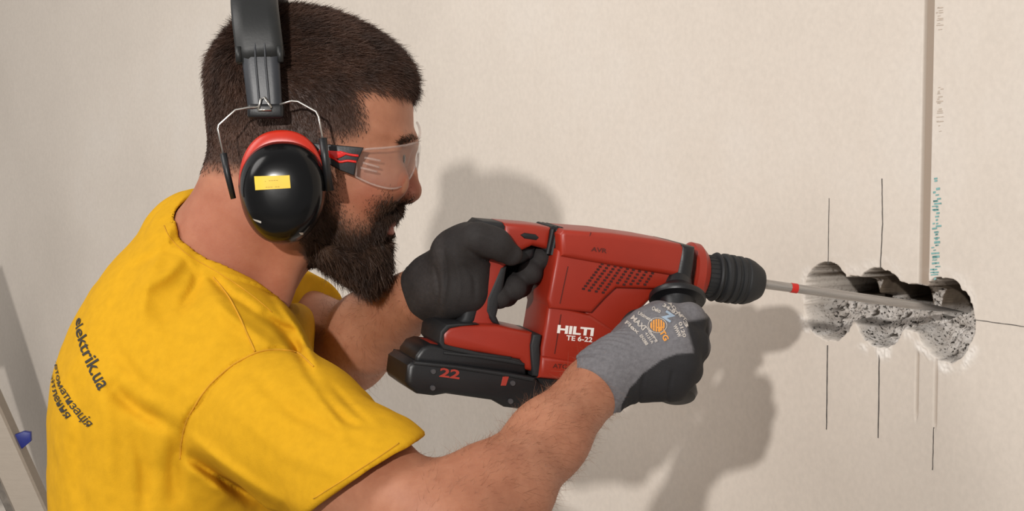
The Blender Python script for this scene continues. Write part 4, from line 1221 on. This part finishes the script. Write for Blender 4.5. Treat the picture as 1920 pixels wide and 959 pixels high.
def cup(side):
    def dd(off): return HD + side * off
    sc = 1.0
    lst = [egg(527, 350, 76, 92, 90, dd(0.078)), egg(527, 350, 80, 98, 96, dd(0.082)), egg(527, 350, 78, 96, 94, dd(0.094)), egg(528, 351, 70, 86, 86, dd(0.096))]
    E('ear_cushion', rings(lst), M_CUSH)
    lst = [egg(527, 344, 70, 84, 88, dd(0.093)), egg(528, 343, 79, 99, 96, dd(0.0945)), egg(528, 344, 80, 100, 97, dd(0.099)), egg(528, 346, 77, 97, 96, dd(0.103)), egg(529, 350, 68, 86, 86, dd(0.104))]
    E('cup_ring', rings(lst), M_ORING)
    c = (530, 356)
    lst = [egg(*c, 78, 88, 97, dd(0.099)), egg(*c, 81, 91, 101, dd(0.1015)), egg(*c, 81.5, 91, 102, dd(0.106)), egg(*c, 79, 88, 99, dd(0.112)), egg(c[0], c[1], 76.5, 84.5, 96, dd(0.1165)),
           egg(c[0], c[1] + 1, 75, 82, 94, dd(0.1185)), egg(c[0] - 1, c[1] + 1, 71, 77, 88, dd(0.1235)), egg(c[0] - 2, c[1] + 2, 63, 67, 77, dd(0.128)), egg(c[0] - 3, c[1] + 2, 50, 52, 60, dd(0.1305)),
           egg(c[0] - 3, c[1] + 2, 30, 30, 36, dd(0.1320)), egg(c[0] - 3, c[1] + 2, 10, 10, 12, dd(0.1323))]
    return E('ear_cup', rings(lst), M_GLOSS, angle=60)
cupn = cup(-1); cup(1)
cme = cupn.data
cw = [tuple((VW.inverted() @ WM[cupn.name] @ v.co)[:]) for v in cme.vertices]
CB = BVHTree.FromPolygons(cw, [tuple(p.vertices) for p in cme.polygons])
def patch(p00, p10, p11, p01, m, name, nx=8, ny=4, bvh=CB, lift=0.0005, parent=None):
    V = []; F = []
    for i in range(nx + 1):
        for j in range(ny + 1):
            u, v = i / nx, j / ny
            a = np.array(p00) * (1 - u) + np.array(p10) * u; b = np.array(p01) * (1 - u) + np.array(p11) * u; p = a * (1 - v) + b * v
            h_, n_ = hit(p[0], p[1], bvh); V.append(h_ + n_ * lift)
    for i in range(nx):
        for j in range(ny): a = i * (ny + 1) + j; F.append([a, a + 1, a + ny + 2, a + ny + 1])
    return mk(name, V, F, m, parent=parent, space=VW)
lab = patch((477, 331), (543, 329), (545, 353), (479, 357), M_YEL, 'sticker', parent=cupn)
M_OLV = mat('faint_olive_print', srgb(150, 118, 20), 0.6, var=0.05)
wrap_text('. ----', [(0, 497, 341), (1, 521, 340)], (0, -5), m=M_OLV, bvh=CB, parent=cupn, bold=0.0, lift=0.0008)
wrap_text('--- --', [(0, 498, 353), (1, 524, 352)], (0, -5), m=M_OLV, bvh=CB, parent=cupn, bold=0.0, lift=0.0008)
for a, b in (((474, 410), (490, 419)), ((560, 436), (568, 440))):
    wrap = patch((a[0], a[1]), (b[0], b[1] - 4), (b[0], b[1]), (a[0] + 4, a[1] + 4), mat('scuff_pale', srgb(170, 165, 158), 0.6), 'scuff', 3, 2, parent=cupn, lift=0.0004)
# headband: padded top, slimmer ribbed arms, wire forks
zt = lambda py: (479.5 - py) * HD / F_PX
DN = HD - 0.095
XN = lambda px: X2(px, DN)
ZN = lambda py: (479.5 - py) * DN / F_PX
def band(px_c, w0, z_lo, z_top, yr, thick, n=40, z_end=None, lean=0.0):
    """arch over the head in the y-z plane; returns loop points"""
    P = []
    zc = z_lo
    for j in range(n + 1):
        t = math.pi * j / n
        P.append((X2(px_c, HD - 0.095) + lean * math.sin(t), HD - yr * math.cos(t), zc + (z_top - zc) * math.sin(t) ** 0.8))
    return np.array(P)
def strip(P, w, th, cen=(0, HD, 0.10)):
    P = np.asarray(P, float); n = len(P); V = []; T = np.gradient(P, axis=0); T /= np.linalg.norm(T, axis=1)[:, None]
    W = np.broadcast_to(np.asarray(w, float), (n,)); X = np.array([1.0, 0, 0])
    prof = [(-1, -0.55), (-0.94, -1), (0.94, -1), (1, -0.55), (1, 0.4), (0.90, 1), (0.5, 1.12), (-0.5, 1.12), (-0.90, 1), (-1, 0.4)]
    for i in range(n):
        xx = X - T[i] * (X @ T[i]); xx /= np.linalg.norm(xx); nn = np.cross(xx, T[i]); 
        if nn @ (P[i] - np.array([P[i][0], cen[1], cen[2]])) < 0: nn = -nn
        for a, b in prof: V.append(P[i] + xx * a * W[i] / 2 + nn * b * th / 2)
    k_ = len(prof); F = []
    for i in range(n - 1):
        for j in range(k_): F.append([i * k_ + j, i * k_ + (j + 1) % k_, (i + 1) * k_ + (j + 1) % k_, (i + 1) * k_ + j])
    F += [list(range(k_))[::-1], [(n - 1) * k_ + j for j in range(k_)]]
    return np.array(V), F
full = band(487, 0, ZN(150), zt(-14), 0.092, 0)
pp = band(487, 0, ZN(108), zt(-21), 0.091, 0, 36, lean=-0.0115)
pp = np.vstack([[pp[0][0] + 0.001, pp[0][1] - 0.001, ZN(112)], pp[1:-1], [pp[-1][0] + 0.001, pp[-1][1] + 0.001, ZN(112)]])
E('headband_pad', strip(pp, 0.0410, 0.010), M_PAD)
for s_ in (-1, 1):
    y0 = HD + s_ * 0.0945
    arm_ = [(XN(487), y0 - s_ * 0.004, ZN(70)), (XN(489), y0, ZN(110)), (XN(494), y0 + s_ * 0.003, ZN(160)), (XN(498), y0 + s_ * 0.004, ZN(204))]
    arm_ = smooth_poly(np.array(arm_), 5, False)
    ar = E('band_arm', strip(arm_, np.linspace(0.0335, 0.0290, len(arm_)), 0.0055), M_BAND)
    for dx in (-0.0042, 0.0042):
        rb = arm_.copy(); rb[:, 0] += dx; rb[:, 1] += s_ * 0.0034
        E('arm_rib', tube(rb, 0.0010, 8), M_BAND, parent=ar)
    # side lugs of the pad that grip the arm
    for dx in (-0.0185, 0.0170):
        lug = [(XN(487) + dx, y0 + s_ * 0.001, ZN(88)), (XN(487) + dx + 0.001, y0 + s_ * 0.002, ZN(117))]
        E('pad_lug', tube(lug, 0.0028, 10), M_PAD)
    blk = box((XN(499), y0 + s_ * 0.004, ZN(209)), (0.031, 0.009, 0.013), 0.003)
    E('fork_block', blk, M_BLK)
    tri = [(XN(486), y0 + s_ * 0.010, ZN(208)), (XN(491), y0 + s_ * 0.010, ZN(187)), (XN(498), y0 + s_ * 0.010, ZN(184)), (XN(511), y0 + s_ * 0.010, ZN(203)), (XN(511), y0 + s_ * 0.010, ZN(208)), (XN(486), y0 + s_ * 0.010, ZN(208))]
    E('fork_clip', tube(tri, 0.0010, 8), M_WIRE)
    def W_(pts): return [(X2(a, HD + s_ * 0.09), HD + s_ * b, (479.5 - c) * (HD + s_ * 0.09) / F_PX) for a, c, b in pts]
    E('wire_fork', tube(W_([(488, 203, 0.104), (470, 204, 0.106), (446, 209, 0.108), (416, 237, 0.110), (414, 244, 0.110), (426, 296, 0.112)]), 0.00095, 8), M_WIRE)
    E('wire_fork', tube(W_([(528, 198, 0.104), (550, 192, 0.106), (562, 193, 0.107), (596, 212, 0.109), (601, 222, 0.110), (611, 276, 0.112)]), 0.00095, 8), M_WIRE)
    E('pivot_pin', tube(W_([(425, 290, 0.112), (433, 330, 0.112), (443, 374, 0.110)]), [0.0030, 0.0028, 0.0024], 10), M_BLK)
    E('pivot_pin', tube(W_([(609, 262, 0.112), (614, 300, 0.113), (622, 359, 0.110)]), [0.0036, 0.0034, 0.0038], 10), M_BLK)

# ------------------------------------------------------------------ safety glasses
def lens_mat():
    k = Nodes('clear_lens')
    k.N.remove(k.b)
    lw = k.n('ShaderNodeLayerWeight'); lw.inputs[0].default_value = 0.5
    pw = k.n('ShaderNodeMath', operation='POWER'); k.l(lw.outputs['Facing'], pw.inputs[0]); pw.inputs[1].default_value = 4.0
    ma = k.n('ShaderNodeMath', operation='MULTIPLY_ADD'); k.l(pw.outputs[0], ma.inputs[0]); ma.inputs[1].default_value = 0.18; ma.inputs[2].default_value = 0.016
    tr = k.n('ShaderNodeBsdfTransparent'); tr.inputs[0].default_value = (0.95, 0.95, 0.955, 1)
    gl = k.n('ShaderNodeBsdfGlossy'); gl.inputs['Roughness'].default_value = 0.06
    mx = k.n('ShaderNodeMixShader'); k.l(ma.outputs[0], mx.inputs[0]); k.l(tr.outputs[0], mx.inputs[1]); k.l(gl.outputs[0], mx.inputs[2])
    df = k.n('ShaderNodeBsdfDiffuse'); df.inputs[0].default_value = (0.8, 0.78, 0.76, 1)
    m2 = k.n('ShaderNodeMixShader'); m2.inputs[0].default_value = 0.012
    k.l(mx.outputs[0], m2.inputs[1]); k.l(df.outputs[0], m2.inputs[2]); k.l(m2.outputs[0], k.out.inputs[0])
    return k.m
M_LENS = lens_mat()
k = Nodes('frosted_clear'); k.b.inputs['Base Color'].default_value = srgb(200, 180, 172); k.b.inputs['Roughness'].default_value = 0.2; k.b.inputs['Alpha'].default_value = 0.30
M_FROST = k.m
M_GRED = mat('translucent_red_plastic', srgb(206, 28, 22), 0.2, var=0.1, coat=0.4)
glasses = empty('safety_glasses', 'clear wraparound safety glasses with black and red temples on his face', 'safety glasses', VW @ Matrix.Translation(Vector(Q(770, 300, HD))))
def G(name, VF, m, parent=None, **kw): return mk(name, VF[0], VF[1], m, parent=parent or glasses, space=VW, **kw)
# lens: sections from the temple (side) round to the nose: (px, dy, top py, bottom py)
half = [(678, 0.0790, 296, 337), (690, 0.0785, 289, 343), (706, 0.0765, 286.5, 350), (724, 0.0725, 285, 355.5), (742, 0.0655, 282.5, 358), (757, 0.0560, 279.5, 354), (769, 0.0440, 276, 342), (777, 0.0310, 272, 326), (782, 0.0180, 269, 306), (784, 0.0080, 268, 290), (785, 0.0, 268, 287)]
half = smooth_poly(np.array(half, float), 4, False)
secs = [(a, -b, c, d) for a, b, c, d in half] + [(a, b, c, d) for a, b, c, d in half[::-1][1:]]
V = []; F = []; nr = 9
for a, y, t0, b0 in secs:
    d = HD + y
    for j in range(nr):
        v = j / (nr - 1); py = t0 + (b0 - t0) * v
        bulge = 3.0 * math.sin(math.pi * v) * (1 if a > 740 else 0.3)
        p = Q(a + bulge, py, HD); p[1] = d
        V.append(p)
for i in range(len(secs) - 1):
    for j in range(nr - 1): a = i * nr + j; F.append([a, a + nr, a + nr + 1, a + 1])
lens = G('lens', (np.array(V), F), M_LENS)
sol = lens.modifiers.new('thick', 'SOLIDIFY'); sol.thickness = 0.0016; sol.offset = 0
V = np.array(V)
top = V[::nr]; bot = V[nr - 1::nr]
G('lens_rim', tube(top, 0.0010, 8), M_FROST); G('lens_rim', tube(bot, 0.0009, 8), M_FROST)
sv = V[:nr]; G('lens_rim', tube(sv, 0.0010, 8), M_FROST)
# brow arch over the bridge, as in the picture rising above the far lens
ar_ = [nQ(783, 270, -0.006), nQ(787, 250, 0.004), nQ(784, 236, 0.020), nQ(779, 226, 0.034)]
G('brow_guard', tube(ar_, 0.0012, 8, sub=4), M_FROST)
for s_ in (-1, 1):
    np_ = [nQ(768, 288, s_ * 0.016), nQ(762, 306, s_ * 0.019), nQ(752, 328, s_ * 0.024), nQ(742, 348, s_ * 0.030)]
    G('nose_pad', tube(np_, [0.0022, 0.0030, 0.0030, 0.0022], 10, sub=4), M_FROST)
    yo = s_ * 0.081
    for (xa, ya, xb, yb) in ((694, 303, 722, 308), (691, 312, 720, 320), (687, 321, 716, 328)):
        G('lens_rib', tube([nQ(xa, ya, s_ * 0.0795), nQ((xa + xb) / 2, (ya + yb) / 2, s_ * 0.0775), nQ(xb, yb, s_ * 0.0735)], 0.0011, 8), M_FROST)
    # temple arm, widening to the lens
    tp = [(575, 279), (604, 277), (650, 281), (693, 285), (688, 296), (680, 312), (676, 336), (650, 326), (625, 311), (604, 300), (575, 296)]
    pl = [(X2(a, HD), zt(b)) for a, b in tp]
    y0, y1 = (HD - 0.0830, HD - 0.0795) if s_ < 0 else (HD + 0.0795, HD + 0.0830)
    G('temple', extrude(pl, y0, y1, 0.0008, 2), M_BLK)
    yy = HD + s_ * 0.0836
    red = [(612, 289), (622, 290), (650, 292), (664, 297), (652, 303), (640, 307), (624, 300), (612, 299)]
    G('temple_inset', extrude([(X2(a, HD), zt(b)) for a, b in red], yy - 0.0012, yy + 0.0008, 0.0006, 2), M_GRED)
    for pts in ([(650, 293), (668, 298), (684, 300)], [(640, 305), (650, 311), (664, 309), (680, 311)]):
        G('temple_inset', tube([nQ(a, b, s_ * 0.0836) for a, b in pts], 0.0011, 8, sub=3), M_GRED)
